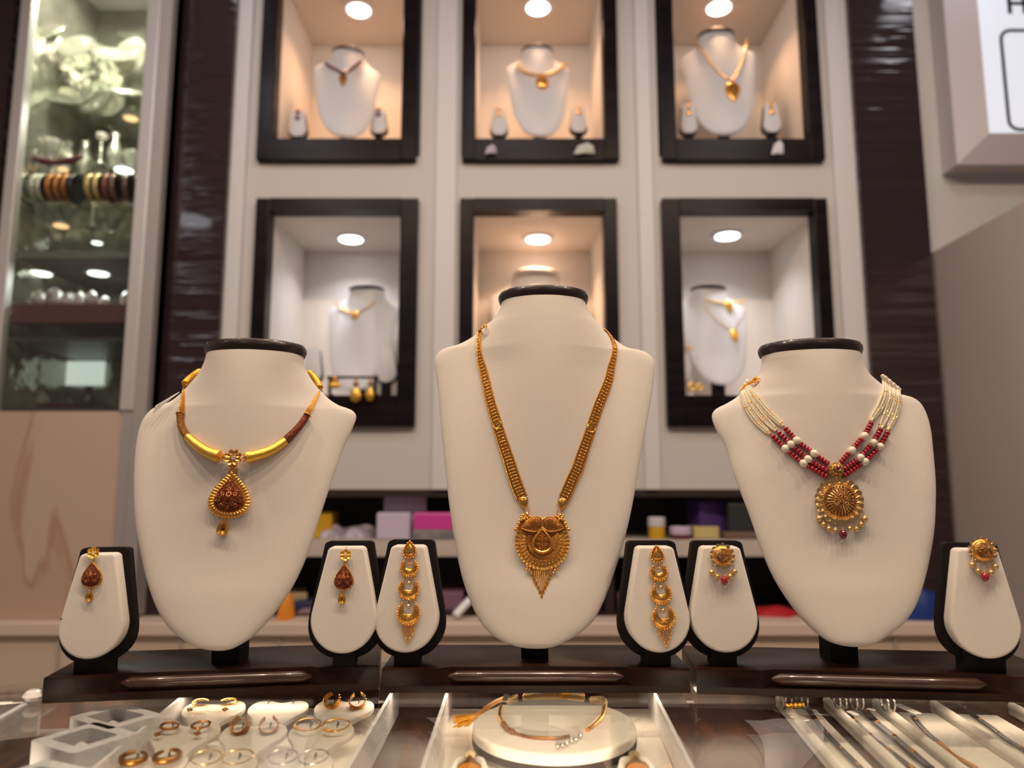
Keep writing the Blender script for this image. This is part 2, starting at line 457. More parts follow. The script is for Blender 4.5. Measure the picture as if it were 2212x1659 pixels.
def frame_at(p, n, px_scale=True, tilt=0.0, s=None):
    n = n.normalized(); u = (Vector((0, 0, 1)) - n * n.z).normalized(); x = u.cross(n).normalized()
    if tilt:
        R = Matrix.Rotation(tilt, 3, n); u = R @ u; x = R @ x
    sc = s if s else (p - CAM).dot(FW) / F
    return FR(p, x, u, n, sc)
def structure(name, mb, m, smooth=False):
    o = mb.build(name, m, None, smooth); o['kind'] = 'structure'; return o

# ------------------------------------------------------------------ room shell
WY = 2.20
def X_(px, py, Y=WY): return at_y(px, py, Y).x
def Z_(py, Y=WY): return at_y(1106, py, Y).z
CEIL = 2.85
mb = MB(); mb.add(box(-2.6, 2.6, -2.5, 2.75, -0.02, 0.0)); structure('floor', mb, floor_m)
mb = MB(); mb.add(box(-2.6, 2.6, -2.5, 2.75, CEIL, CEIL + 0.03)); structure('ceiling', mb, ceil_m)

# niches: outer/inner pixel limits -> world
def nich(pxo, pxi, pyref, zb_out, zb_in, zt_in, zt_out):
    return dict(xo0=X_(pxo[0], pyref), xo1=X_(pxo[1], pyref), xi0=X_(pxi[0], pyref), xi1=X_(pxi[1], pyref), zo0=zb_out, zi0=zb_in, zi1=zt_in, zo1=zt_out)
zl = (Z_(922), Z_(856), Z_(461), Z_(434))
zu0 = (Z_(352), Z_(307)); zu = (zu0[0], zu0[1], CZ + 1.629, CZ + 1.629 + 0.045)
NL = [nich((549.5, 902.5), (580, 864), 633, *zl), nich((993, 1334), (1023, 1305), 633, *zl), nich((1429, 1786), (1468, 1757), 545, *zl)]
NU = [nich((565, 903), (598, 870), 200, *zu), nich((1000, 1333), (1028, 1302), 200, *zu), nich((1424, 1768), (1455, 1738), 200, *zu)]
ND = 0.385
# back wall: one mesh pieced round the niche openings
XL, XR = X_(515, 100), 2.55
XD0, XD1 = X_(1834, 200), X_(1973, 200)     # right dark strip
zwb = Z_(1057)
mb = MB()
xs = [XL] + [v for n in NL for v in (n['xo0'], n['xo1'])] + [XD0]
th = 0.06
def wbox(x0, x1, z0, z1, m=0): mb.add(box(x0, x1, WY, WY + th, z0, z1), None, m)
for i in range(0, len(xs), 2): wbox(xs[i], xs[i + 1], zwb, CEIL)
for nl, nu in zip(NL, NU):
    x0, x1 = nl['xo0'], nl['xo1']
    wbox(x0, x1, zwb, nl['zo0'] + 0.02); wbox(x0, x1, nl['zo1'] - 0.02, nu['zo0'] + 0.02)
    wbox(x0, x1, nu['zo1'] - 0.02, CEIL)
wbox(XD1, 2.6, 0, CEIL)
wbox(-2.6, X_(47, 100), Z_(1340), CEIL)
wbox(X_(372, 100), XL, Z_(1340), CEIL)
wbox(X_(47, 100), X_(372, 100), 0, Z_(1340) , 0)
structure('wall_back', mb, wall_m)
# pilaster ribs between niche columns
mb = MB()
for (a, b) in ((943, 985), (1378, 1408)):
    mb.add(box(X_(a, 400), X_(b, 400), WY - 0.012, WY + 0.001, zwb, CEIL))
mb.add(box(XL, X_(536, 300), WY - 0.012, WY + 0.001, zwb, CEIL)); mb.add(box(X_(1800, 400), XD0, WY - 0.012, WY + 0.001, zwb, CEIL))
structure('trim_1', mb, wall_light)
# ribbed dark strips
mb = MB(); mb.add(box(X_(371, 100), XL, WY - 0.03, WY + 0.02, Z_(1345), CEIL)); structure('trim_2', mb, ribbed)
mb = MB(); mb.add(box(XD0, XD1, WY - 0.03, WY + 0.02, Z_(1345), CEIL)); structure('trim_3', mb, ribbed)
mb = MB(); mb.add(box(-2.0, X_(45, 50), WY - 0.03, WY + 0.02, Z_(1345), CEIL)); structure('trim_4', mb, ribbed)
# half-height grey partition on the right
xp = X_(2009, 548); zp = Z_(548)
mb = MB(); mb.add(box(xp, xp + 0.05, 0.95, WY, 0, zp)); structure('wall_right', mb, grey_panel)
mb = MB(); mb.add(box(-2.62, -2.58, -2.5, 2.7, 0, CEIL)); structure('wall_left', mb, wall_m)

# dark frames + lit boxes of the niches
order = [('upper left', NU[0], 0, (775, 22)), ('upper middle', NU[1], 0, (1162, 17)), ('upper right', NU[2], 0, (1553, 17)),
         ('lower left', NL[0], 1, (758, 517)), ('lower middle', NL[1], 0, (1162, 517)), ('lower right', NL[2], 1, (1571, 510))]
nlabels = {'upper left': 'dark framed wall niche, warm lit, holding the bust with a dark red choker', 'upper middle': 'dark framed wall niche, warm lit, holding the bust with a gold collar and round pendant',
           'upper right': 'dark framed wall niche, warm lit, holding the bust with a long V gold necklace', 'lower left': 'dark framed wall niche with white light above the thin gold choker',
           'lower middle': 'dark framed warm niche half hidden behind the tallest cream bust', 'lower right': 'dark framed wall niche with white light above a bust wearing two gold chains'}
NICHE = {}
for (nm, q, cool, lp) in order:
    root = thing('display_niche', nlabels[nm], 'display niche', ((q['xo0'] + q['xo1']) / 2, WY, q['zo0']), 'lit wall niches with dark frames')
    mb = MB(); y0 = WY - 0.025; y1 = WY + 0.03
    mb.add(box(q['xo0'], q['xi0'], y0, y1, q['zo0'], q['zo1'], 0.003)); mb.add(box(q['xi1'], q['xo1'], y0, y1, q['zo0'], q['zo1'], 0.003))
    mb.add(box(q['xi0'], q['xi1'], y0, y1, q['zo0'], q['zi0'], 0.0)); mb.add(box(q['xi0'], q['xi1'], y0, y1, q['zi1'], q['zo1'], 0.0))
    mb.build('frame', frame_m, root, False)
    mb = MB(); a, b, c, d = q['xi0'] - 0.004, q['xi1'] + 0.004, q['zi0'] - 0.004, q['zi1'] + 0.002; Y1 = WY + ND; Y0 = WY + 0.02; t = 0.01
    mb.add(box(a - t, a, Y0, Y1, c, d)); mb.add(box(b, b + t, Y0, Y1, c, d)); mb.add(box(a - t, b + t, Y1, Y1 + t, c - t, d + t))
    mb.add(box(a - t, b + t, Y0, Y1, c - t, c)); mb.add(box(a - t, b + t, Y0, Y1, d, d + t))
    mb.build('lining', liner, root, False)
    L = at_z(lp[0], lp[1], d - 0.004)
    mb = MB(); mb.add(lathe([(0.030, 0), (0.055, 0), (0.056, 0.004), (0.030, 0.004)], 28), T(L.x, L.y, L.z - 0.001)); sp = mb.build('spotlight', white_plastic, root)
    mb = MB(); mb.add(lathe([(0.001, 0), (0.038, 0), (0.038, 0.003), (0.001, 0.003)], 28), T(L.x, L.y, L.z - 0.003)); mb.build('bulb', lamp_cool if cool else lamp_white, sp)
    area('niche_lamp', (L.x, L.y + 0.0, L.z - 0.02), 0.07, 0.62 if cool else 1.35, COOL if cool else (1.0, 0.56, 0.30), spread=math.radians(125))
    NICHE[nm] = q

# open shelving below the niches
zs0 = Z_(1166); zs1 = Z_(1202); zl1 = CZ - 0.372; yl = 2.06
xa, xb = XL + 0.002, XD0 - 0.002
mb = MB()
mb.add(box(xa, xb, WY + 0.38, WY + 0.40, zl1, zwb)); mb.add(box(xa, xb, WY, WY + 0.40, zwb - 0.022, zwb - 0.001))
mb.add(box(xa, xa + 0.02, WY, WY + 0.38, zl1, zwb)); mb.add(box(xb - 0.02, xb, WY, WY + 0.38, zl1, zwb)); mb.add(box(xa, xb, WY - 0.03, WY + 0.40, zl1 - 0.035, zl1))
for px in (1318, 1517): mb.add(box(X_(px, 1200) - 0.012, X_(px, 1200) + 0.012, WY + 0.02, WY + 0.38, zl1, zs1))
shelf_root = thing('shelf_unit', 'dark open shelf unit with a pale middle shelf under the lit niches', 'shelf', ((xa + xb) / 2, WY, zl1))
mb.build('carcass', dark_shelf, shelf_root, False)
mb = MB(); mb.add(box(xa + 0.02, xb, WY + 0.0, WY + 0.38, zs1, zs0)); mb.build('shelf_board', mat('shelf_paint', (0.50, 0.44, 0.39), 0.5), shelf_root, False)
cr = thing('back_counter', 'long beige low counter with a pale rounded ledge running behind the display stands', 'counter', (0, yl, 0))
mb = MB(); mb.add(box(-2.3, xp, yl, WY - 0.031, zl1 - 0.035, zl1, 0.004)); mb.build('ledge', ledge_m, cr, False)
mb = MB(); mb.add(box(-2.3, xp, yl + 0.02, WY - 0.031, 0.0, zl1 - 0.035)); mb.build('front_panel', beige_m, cr, False)
for px in (120, 384, 600, 1560, 1940):
    mb = MB(); mb.add(box(X_(px, 1400, yl) - 0.003, X_(px, 1400, yl) + 0.003, yl + 0.012, yl + 0.022, 0.05, zl1 - 0.045))
    mb.build('drawer_gap', grey_panel, cr, False)

# ------------------------------------------------------------------ glass counter
yb_c = 0.845
pL = at_z(0, 1480, GZ); xjoin = -0.20
slope = (yb_c - pL.y) / (xjoin - pL.x)
xl_c, xr_c = -0.80, 0.95
ybl = yb_c + slope * (xl_c - xjoin)
gout = [(xl_c, 0.34), (xr_c, 0.34), (xr_c, yb_c), (xjoin, yb_c), (xl_c, ybl)]
gc = thing('glass_counter', 'dark wooden showcase counter with a glass top under the three necklace displays', 'counter', (0, 0.6, 0))
mb = MB(); mb.add(slab([(a - 0.0, b) for a, b in gout], GZ - 0.006, GZ, 0.0)); mb.build('glass_top', glass, gc, False)
DECK = GZ - 0.046
mb = MB(); inn = offset_poly(gout, 0.012)
mb.add(slab(inn, 0.0, DECK)); mb.build('deck', counter_wood, gc, False)
for i, nme in ((2, 'back_rail'), (3, 'back_rail'), (1, 'side_rail')):
    a = Vector((*gout[i], 0)); b = Vector((*gout[(i + 1) % 5], 0)); t = (b - a).normalized(); n = Vector((-t.y, t.x, 0))
    q = [a, b, b + n * 0.014, a + n * 0.014]
    mb = MB(); mb.add(slab([(p.x, p.y) for p in q], 0.0, GZ - 0.0062)); mb.build(nme, counter_wood, gc, False)
# polished seam strips running under the glass, and a trim at the far left
def strip_on_glass(p0, p1, w, z0, z1, m, name, parent, z=None):
    z = z or GZ; a = at_z(*p0, z); b = at_z(*p1, z); t = (b - a); t.z = 0; t.normalize(); n = Vector((-t.y, t.x, 0)) * w / 2
    mb = MB(); mb.add(slab([(q.x, q.y) for q in (a - n, b - n, b + n, a + n)], z0, z1)); return mb.build(name, m, parent, False)
strip_on_glass((95, 1501), (-30, 1572), 0.005, GZ, GZ + 0.002, alum, 'edge_trim', gc)

# ------------------------------------------------------------------ display bases
BASES = {}
def make_base(key, fl, fr, width, label, gx=(0.2, 0.8)):
    a = at_z(*fl, GZ); b = at_z(*fr, GZ); u = (b - a); u.z = 0; u.normalize(); w = Vector((-u.y, u.x, 0)); W = width or (b - a).length
    D = 0.100; H = 0.0213
    root = thing('wooden_display_stand', label, 'display stand', a + u * W / 2 + w * D / 2)
    M = FR(a, u, w, Vector((0, 0, 1)))
    mb = MB(); g0, g1 = W * gx[0], W * gx[1]; zt = 0.0185; g = 0.007
    mb.add(slab([(0, 0), (W, 0), (W, D), (0, D)], 0, 0.0062, 0.0), M)
    mb.add(slab([(0, 0), (g0 - 0.006, 0), (g0 - 0.002, 0.003), (g0 + 0.006, g), (g1 - 0.006, g), (g1 + 0.002, 0.003), (g1 + 0.006, 0), (W, 0), (W, D), (0, D)], 0.0062, H, 0.0008, 2), M)
    mb.build('plinth', base_wood, root)
    mb = MB(); P = [(g0 + 0.002, g, 0.0125), (g0 + 0.012, g, 0.0125)] + [(g0 + 0.012 + (g1 - g0 - 0.024) * t, g, 0.0125) for t in (0.25, 0.5, 0.75)] + [(g1 - 0.012, g, 0.0125), (g1 - 0.002, g, 0.0125)]
    mb.add(tube(P, [0.0006, 0.0054, 0.0054, 0.0054, 0.0054, 0.0054, 0.0006], 14), M); mb.build('molding', mold_wood, root)
    BASES[key] = (a, u, w, W, D, H)
    return root
make_base('L', (90, 1520), (818, 1490), None, 'dark wooden base under the left bust with the drop pendant necklace')
make_base('C', (824, 1497), (1492, 1497), None, 'dark wooden base under the tallest middle bust')
make_base('R', (1505, 1499), (2212, 1518), 0.318, 'dark wooden base under the right bust with the red bead necklace')
BZ = GZ + 0.0213

# ------------------------------------------------------------------ busts
DBG = 0
def smoothpoly(P, n=10): return catmull([(float(a), float(b)) for a, b in P], n)
def make_bust(label, left, right, bottom, Yb, lean, k, zneck_w, cap_label_mat=leather, post_w=0.026, base='C', group=None, mats=cream, cap_h=0.0125, capover=0.0028):
    pb = at_y(*bottom, Yb); xc = pb.x; zb = pb.z
    def isect(px, py):
        d = ray(px, py); n = Vector((-k, 1, -lean)); c = Yb - lean * zb - k * xc
        t = (c - n.dot(CAM)) / n.dot(d); return CAM + d * t
    L = [isect(*p) for p in smoothpoly(left)]; R = [isect(*p) for p in smoothpoly(right)]
    Lz = sorted([(p.z, p.x) for p in L]); Rz = sorted([(p.z, p.x) for p in R])
    zt = (L[0].z + R[0].z) / 2; 
    def mono(A):
        A = np.array(A); return A[:, 0], A[:, 1]
    lz, lx = mono(Lz); rz, rx = mono(Rz)
    zs = np.unique(np.r_[zb + 0.0006, zb + (zt - zb) * (np.linspace(0, 1, 60) ** 1.0), zb + 0.02 * np.linspace(0, 1, 14)[1:] ** 2, np.linspace(zt - 0.13, zt, 60)])
    zs = zs[(zs >= zb + 0.0005)]
    XLs = np.interp(zs, lz, lx); XRs = np.interp(zs, rz, rx)
    wtop = (XRs[-1] - XLs[-1]) / 2
    wid = XRs - XLs; ish = int(np.argmax(wid * (zs > zb + 0.6 * (zt - zb)))); zsh = zs[ish] - 0.01
    xneck = (XRs[-1] + XLs[-1]) / 2
    nrm = Vector((k, -1, 0)).normalized()
    nf, nb = 46, 22
    mb = MB(); V = []
    sm = lambda t: t * t * (3 - 2 * t)
    for z, xl, xr in zip(zs, XLs, XRs):
        q = min(1, max(0, (z - zsh) / (zt - zsh))); r = min(1, max(0, (zsh - z) / (zsh - zb)))
        g = (z - zb) / (zt - zb); g0 = (zsh - zb) / (zt - zb)
        Nk = 0.036 * sm(min(1, max(0, (g - 0.22) / 0.78))) ** 0.9
        e = min(1, max(0, (g - 0.35) / 0.65)); hw_ = (xr - xl) / 2; cap_ = 0.076 + 0.045 * (1 - g); nw = (hw_ ** -8 + cap_ ** -8) ** (-1 / 8) if g > 0.15 else cap_
        if q > 0.9: nw = max(nw, hw_)
        if DBG: print('ROW %.4f w=%.4f g=%.3f g0=%.3f Nk=%.4f nw=%.4f q=%.2f' % (z, xr - xl, g, g0, Nk, nw, q))
        cv = 0.009 * (1 - sm(e))
        tb = math.sqrt(min(1, (z - zb) / 0.05)); te = math.sqrt(min(1, max(0.0, 1 - (1 - min(1, (z - zb) / 0.006)) ** 2)))
        xm = (xl + xr) / 2; hw = (xr - xl) / 2; row = []
        xn = xc + (xneck - xc) * min(1, g / 0.8)
        yp = lambda x: Yb + lean * (z - zb) + k * (x - xc)
        pw = 0.55 + 1.45 * sm(min(1, (1 - g) / 0.24))
        for j in range(nf + 1):
            u = -math.cos(PI * j / nf); x = xm + hw * u
            t = abs(x - xn) / nw; b = Nk * max(0, 1 - t * t) ** pw + cv * (1 - u * u) * tb + 0.006 * te * (1 - abs(u) ** 10) ** 0.5
            row.append(Vector((x, yp(x), z)) + nrm * b)
        for j in range(1, nb):
            u = math.cos(PI * j / nb); x = xm + hw * u
            t = abs(x - xn) / nw; b = 0.5 * Nk * sm(q) * max(0, 1 - t * t) ** pw + 0.006 * te * (1 - abs(u) ** 10) ** 0.5
            row.append(Vector((x, yp(x), z)) - nrm * b)
        V.append(row)
    n = len(V[0]); v = [p for row in V for p in row]; f = []
    for i in range(len(V) - 1):
        for j in range(n): f.append((i * n + j, i * n + (j + 1) % n, (i + 1) * n + (j + 1) % n, (i + 1) * n + j))
    f.append(list(range(n))[::-1]); f.append([(len(V) - 1) * n + j for j in range(n)])
    mb.add((v, f))
    bvh = mb.bvh()
    A, u_, w_, W, D, H = BASES[base]
    footc = at_z((bottom[0]) , 1432, BZ)
    foot = Vector((xc, Yb + 0.030, BZ))
    root = thing('necklace_bust', label, 'necklace display', foot, group)
    o = mb.build('form', mats, root)
    # padded cap on the neck
    zt_ = zs[-1]; ycap = Yb + lean * (zt_ - zb) + k * (xneck - xc)
    fdep = 0.036 + 0.006
    prof = [(0.0, -0.001), (0.90, -0.001), (0.97, 0.0), (1.0, cap_h * 0.35), (1.0, cap_h * 0.6), (0.96, cap_h * 0.88), (0.85, cap_h), (0.0, cap_h * 1.05)]
    mb = MB(); ang = math.atan2(k, 1)
    R_ = wtop + capover
    mb.add(lathe([(max(p[0], 0.002) * R_, p[1]) for p in prof], 48, 1.0, (fdep + 0.001) / R_), T(xneck, ycap, zt_) @ RZ(ang))
    mb.build('cap', cap_label_mat, root)
    # post from the base up behind the panel
    mb = MB(); zt2 = zb + 0.10; yy = lean * 0.10
    a = foot; hw = post_w / 2
    P = []
    for (z, dy) in ((BZ + 0.0003, -0.011), (zb + 0.012, -0.011), (zt2, yy - 0.013)):
        P += [(a.x - hw, a.y + dy, z), (a.x + hw, a.y + dy, z), (a.x + hw, a.y + dy + 0.026, z), (a.x - hw, a.y + dy + 0.026, z)]
    P = [Vector(p) for p in P]
    # keep it behind the padded panel
    ff = [(0, 3, 2, 1), (8, 9, 10, 11)]
    for i in (0, 4):
        for j in range(4): ff.append((i + j, i + (j + 1) % 4, i + 4 + (j + 1) % 4, i + 4 + j))
    mb.add((P, ff)); mb.build('post', black_velvet, root, False)
    return root, bvh, xc, foot

cb_left = [(1082, 655), (1080, 669), (1066, 689), (1052, 700.5), (1021, 727.5), (990.5, 744), (962, 752), (946, 763), (939, 779), (941, 805), (946, 845), (952, 916), (959, 986), (970.5, 1091), (982, 1168), (998, 1246), (1018.5, 1306), (1042, 1350), (1070, 1376), (1101, 1391), (1130, 1398.5), (1156, 1401)]
cb_right = [(1265.5, 659), (1275, 678), (1296, 704), (1324, 730), (1355, 751), (1385.5, 757), (1404, 767.5), (1414, 784), (1412.5, 814.5), (1407, 857), (1397, 916), (1383, 991), (1366, 1091), (1348, 1168.5), (1324, 1246), (1301, 1306), (1278, 1345), (1244, 1373), (1205, 1393), (1180, 1399.5), (1157, 1401)]
lb_left = [(450, 765), (444, 783.5), (430, 807), (411, 828), (387.5, 853), (362, 870.5), (331, 882), (312, 901), (300.5, 927), (294.7, 955), (291, 990), (289, 1037), (290, 1085), (292, 1119), (300.5, 1177.5), (314.7, 1243), (336, 1307), (364, 1354), (401.6, 1384), (434.5, 1398.5), (470, 1405.6)]
lb_right = [(656, 774), (658, 790.5), (669.6, 814), (688.4, 840), (712, 863), (735.5, 877.5), (756.6, 884), (769.5, 899), (761, 927), (742.5, 967), (726, 1014), (709.6, 1061), (690.8, 1119), (667, 1192), (636.7, 1260), (599, 1318.6), (552, 1370), (517, 1394), (495, 1402.5), (471, 1405.6)]
rb_left = [(1645.8, 774), (1643.4, 795), (1635, 814), (1614, 837.5), (1590.5, 858.7), (1567, 873), (1546, 884), (1537.6, 900), (1546, 927), (1567, 967), (1583.5, 1021), (1600, 1065), (1618.7, 1114), (1642, 1182), (1670.5, 1248), (1708, 1307), (1745.7, 1351.5), (1783.3, 1382), (1815, 1393), (1842, 1397)]
rb_right = [(1853.4, 763.5), (1858.5, 783.5), (1872.6, 802), (1896, 823.4), (1919.6, 842), (1943, 851.6), (1966.7, 857), (1987.8, 870.5), (2002, 896), (2011, 931.6), (2016, 978.6), (2020.7, 1037), (2021, 1083.5), (2018, 1142), (2009, 1201), (1995, 1260), (1978, 1307), (1955, 1342), (1924, 1368), (1891, 1387), (1865, 1395), (1843, 1397)]
bustC, bvC, xcC, _ = make_bust('tallest cream bust in the middle wearing the long gold chain with tassel pendant', cb_left, cb_right, (1156.5, 1401), 0.722, 0.235, 0.0, 0, base='C', group='cream necklace busts on dark bases')
bustL, bvL, xcL, _ = make_bust('cream bust at the left wearing the gold tube collar with a drop pendant', lb_left, lb_right, (470.5, 1405.6), 0.700, 0.25, 0.10, 0, base='L', group='cream necklace busts on dark bases')
bustR, bvR, xcR, _ = make_bust('cream bust at the right wearing the pearl and red bead necklace', rb_left, rb_right, (1842.5, 1397), 0.705, 0.25, -0.06, 0, base='R', group='cream necklace busts on dark bases')

# ------------------------------------------------------------------ earring boards
def board_outline(a, b, H, n=26):
    L = math.hypot(a, H - b); ph = math.atan2(H - b, a); tg = ph - math.acos(b / L)
    o = []
    for i in range(n + 1):
        t = tg + (-PI - 2 * tg) * i / n
        o.append((b * math.cos(t), b + b * math.sin(t)))
    r = 0.0026
    o += [(-a - 0.0012, H - r), (-a + 0.0003, H - r * .35), (-a + r, H), (0, H), (a - r, H), (a - 0.0003, H - r * .35), (a + 0.0012, H - r)]
    return o[::-1]
BOARDS = {}
def make_board(key, foot_px, foot_w, yaw, a, b, H, lean, label, base):
    """foot_px: pixel of the front bottom middle of the foot; sizes in metres"""
    p = at_z(*foot_px, BZ)
    root = thing('earring_stand', label, 'earring display', (p.x, p.y + 0.008, BZ), 'cream earring stands with black backs')
    sh = Matrix.Identity(4); sh[1][2] = lean      # leans back
    M = T(p.x, p.y + 0.006, BZ + 0.0135) @ RZ(yaw) @ sh @ RXm(PI / 2)
    o = board_outline(a, b, H)
    mb = MB(); mb.add(slab(o, 0.0, 0.0165, 0.0024, 5), M); mb.build('pad', cream_pad, root); bv = mb.bvh()
    o2 = [(x * 1.0 + (0.005 if x > 0.001 else (-0.005 if x < -0.001 else 0)), y) for x, y in board_outline(a * 1.05, b, H + 0.004)]
    o2 = [(x, y - 0.0075 if y < b else y - 0.0065 * max(0, 1 - (y - b) / 0.02)) for x, y in o2]
    mb = MB(); mb.add(slab(o2, -0.0125, -0.0002, 0.0), M); mb.build('backing', black_velvet, root)
    hw = foot_w / 2
    mb = MB(); mb.add(box(-hw, hw, -0.008, 0.012, 0.0002, 0.020, 0.0), T(p.x, p.y + 0.008, BZ) @ RZ(yaw)); mb.build('foot', black_velvet, root, False)
    n = (M.to_3x3() @ Vector((0, 0, 1))).normalized()
    BOARDS[key] = (bv, M, n)
make_board(1, (194, 1453), 0.030, 0.16, 0.0140, 0.0268, 0.0900, 0.07, 'earring stand at far left end, cream pad with a tiny dark spot', 'L')
make_board(2, (741, 1440), 0.020, 0.06, 0.0158, 0.0298, 0.0940, 0.08, 'earring stand between the left bust and the long tasselled earring', 'L')
make_board(3, (878, 1438), 0.023, -0.03, 0.0150, 0.0292, 0.0950, 0.08, 'earring stand at the left end of the middle base, long crescent earring', 'C')
make_board(4, (1421, 1438), 0.024, 0.05, 0.0160, 0.0292, 0.0940, 0.08, 'earring stand at the right end of the middle base, long crescent earring', 'C')
make_board(5, (1566, 1438), 0.023, -0.05, 0.0168, 0.0302, 0.0940, 0.08, 'earring stand at the left end of the right base, round rosette earring', 'R')
make_board(6, (2133, 1452), 0.034, -0.20, 0.0160, 0.0285, 0.0940, 0.07, 'earring stand cut by the right frame edge, round rosette earring', 'R')
mb = MB(); p, n = hit(BOARDS[1][0], 132.5, 1337); mb.add(sphere(p, 0.0008, (1.3, 0.6, 1), 8, 5)); sp_ = mb.build('spot', leather, bpy.data.objects['earring_stand'])

# ------------------------------------------------------------------ jewellery helpers
def surf_path(bvh, pts, off, n=8, fb=0.79):
    """smooth pixel path laid on a surface -> world points lifted by off (metres, or list)"""
    P = catmull([tuple(p[:2]) for p in pts], n); out = []; N = len(P)
    for i, p in enumerate(P):
        h, nn = hit(bvh, p[0], p[1], fb)
        o = off if not isinstance(off, (list, tuple)) else off[min(len(off) - 1, i // n)]
        out.append(h + nn * o)
    # light smoothing of depth jumps
    for _ in range(2):
        out = [out[0]] + [(out[i - 1] + out[i] * 2 + out[i + 1]) / 4 for i in range(1, N - 1)] + [out[-1]]
    return out
def widths(ws, n=8): return [w[0] for w in catmull([(w, 0) for w in ws], n)]
def curl(mb, x, y, r, a0, M, zf, rt=0.55, turns=1.35, mi=1, sgn=1):
    P = []
    n = 14
    for i in range(n + 1):
        t = i / n; a = a0 + sgn * turns * 2 * PI * t; rr = r * (1 - 0.82 * t)
        px, py = x + rr * math.cos(a), y + rr * math.sin(a); P.append((px, py, zf(px, py) + rt * 0.5))
    mb.add(tube(P, [rt * (1 - 0.3 * i / n) for i in range(n + 1)], 6), M, mi)
def zfun(o, h, c=None):
    c = c or cent(o); ang = sorted([(math.atan2(p[1] - c[1], p[0] - c[0]), math.hypot(p[0] - c[0], p[1] - c[1])) for p in o]); A = [a[0] for a in ang]; B = [a[1] for a in ang]
    def z(x, y):
        a = math.atan2(y - c[1], x - c[0]); R = np.interp(a, A, B, period=2 * PI); ro = min(1, math.hypot(x - c[0], y - c[1]) / R)
        return h * math.sqrt(max(0, 1 - ro * ro))
    return z
def bead_ring(mb, o, r, pitch, M, mi=0, z=0.5):
    P = resample(list(o) + [o[0]], pitch)[:-1]
    for p in P: mb.add(sphere((p[0], p[1], z), r, (1, 1, 1), 7, 5), M, mi)

# ============ left necklace: gold tube collar ============
p, n = hit(bvL, 498, 1070)
nk = thing('gold_necklace', 'gold tube collar with engraved ends and a dark copper drop pendant on the left bust', 'necklace', p)
def seg_tube(bvh, pts, ws, m, name, parent, k=1.0, bulge=None, flat=1.0, seg=16, n=8, fb=0.79):
    W = widths(ws, n); sc = 0.76 / F
    P = catmull([tuple(q) for q in pts], n); out = []
    for i, q in enumerate(P):
        h, nn = hit(bvh, q[0], q[1], fb); out.append(h + nn * (W[i] * 0.5 * sc * flat + 0.0003))
    for _ in range(2): out = [out[0]] + [(out[i - 1] + out[i] * 2 + out[i + 1]) / 4 for i in range(1, len(out) - 1)] + [out[-1]]
    rad = [w * 0.5 * sc for w in W]
    if bulge:
        for i in range(len(rad)):
            d = i / (len(rad) - 1); rad[i] *= 1 + bulge * math.exp(-((d - 0.08) / 0.09) ** 2)
    mb = MB(); mb.add(tube(out, rad, seg)); return mb.build(name, m, parent), out
TL = [(478, 987.5), (462, 981.5), (449, 975), (428.6, 960.5), (413, 946.5)]
TR = [(534, 989.5), (548, 986.5), (563, 982.5), (588, 972), (614, 954.5)]
seg_tube(bvL, TL, [23, 22, 21, 19, 17], gold_bright, 'smooth_tube', nk, bulge=0.12)
seg_tube(bvL, TR, [23, 22, 21, 19, 17], gold_bright, 'smooth_tube', nk, bulge=0.12)
seg_tube(bvL, [(412, 946), (405, 937), (399.5, 927), (395.4, 911.6), (394.6, 896)], [16, 16, 15, 14, 14], antique_gold, 'engraved_tube', nk)
seg_tube(bvL, [(615, 953.5), (626, 942.5), (637, 931), (651.4, 914), (661, 899)], [17, 17, 15.5, 14, 13], antique_copper, 'engraved_tube', nk)
for (pts) in ([(413, 947), (413.5, 947.5)], [(614, 954.6), (613.5, 955)], [(394.5, 896), (394.5, 893)], [(661, 899), (662, 896.5)]):
    h, nn = hit(bvL, *pts[0]); t = (hit(bvL, *pts[1])[0] - h).normalized(); mb = MB()
    b = nn; x = t.cross(b).normalized(); mb.add(ring((0, 0, 0), 0.0036, 0.0007, 20, 6), FR(h + nn * 0.0036, x, b, t)); mb.build('collar_ring', gold, nk)
for side, (a, b) in enumerate((((394.5, 893), (398.5, 838)), ((662.5, 895), (689, 848)))):
    mb = MB()
    for k in range(6):
        f = (k - 2.5) / 2.5; pts = []
        for t in (0, .25, .5, .75, 1):
            w = 5.0 * (1 - t) ** 0.9 + 0.8
            dx, dy = (b[0] - a[0], b[1] - a[1]); L = math.hypot(dx, dy); nx, ny = -dy / L, dx / L
            pts.append((a[0] + dx * t + nx * f * w, a[1] + dy * t + ny * f * w))
        P = surf_path(bvL, pts, 0.0014 + 0.0006 * (1 - abs(f)), 4)
        mb.add(beaded([tuple(q) for q in P], 0.00075, 0.0014, 6, 0.5))
    mb.build('bead_strand_bundle', gold, nk)
# thread wrapped ends going behind the neck
for (pts, Y) in (([(399.5, 829), (405, 823), (413, 816), (423.5, 808), (432, 803)], 0.775), ([(690.6, 838), (687, 830), (683, 823), (677.5, 816), (668, 806)], 0.79)):
    P = [at_y(q[0], q[1], Y + 0.006 * i) for i, q in enumerate(pts)]
    mb = MB(); mb.add(beaded([tuple(q) for q in catmull([tuple(q) for q in P], 4)], 0.0042, 0.0026, 9, 0.8)); mb.build('thread_wrap', mat('gold_thread', (0.95, 0.50, 0.06), 0.45, 0.6) if 'gold_thread' not in MATS else MATS['gold_thread'], nk)
    e = at_y(pts[0][0], pts[0][1] + 6, Y - 0.002); mb = MB(); mb.add(ring(tuple(e), 0.0023, 0.0007, 16, 6, 'y')); mb.build('end_ring', gold, nk)
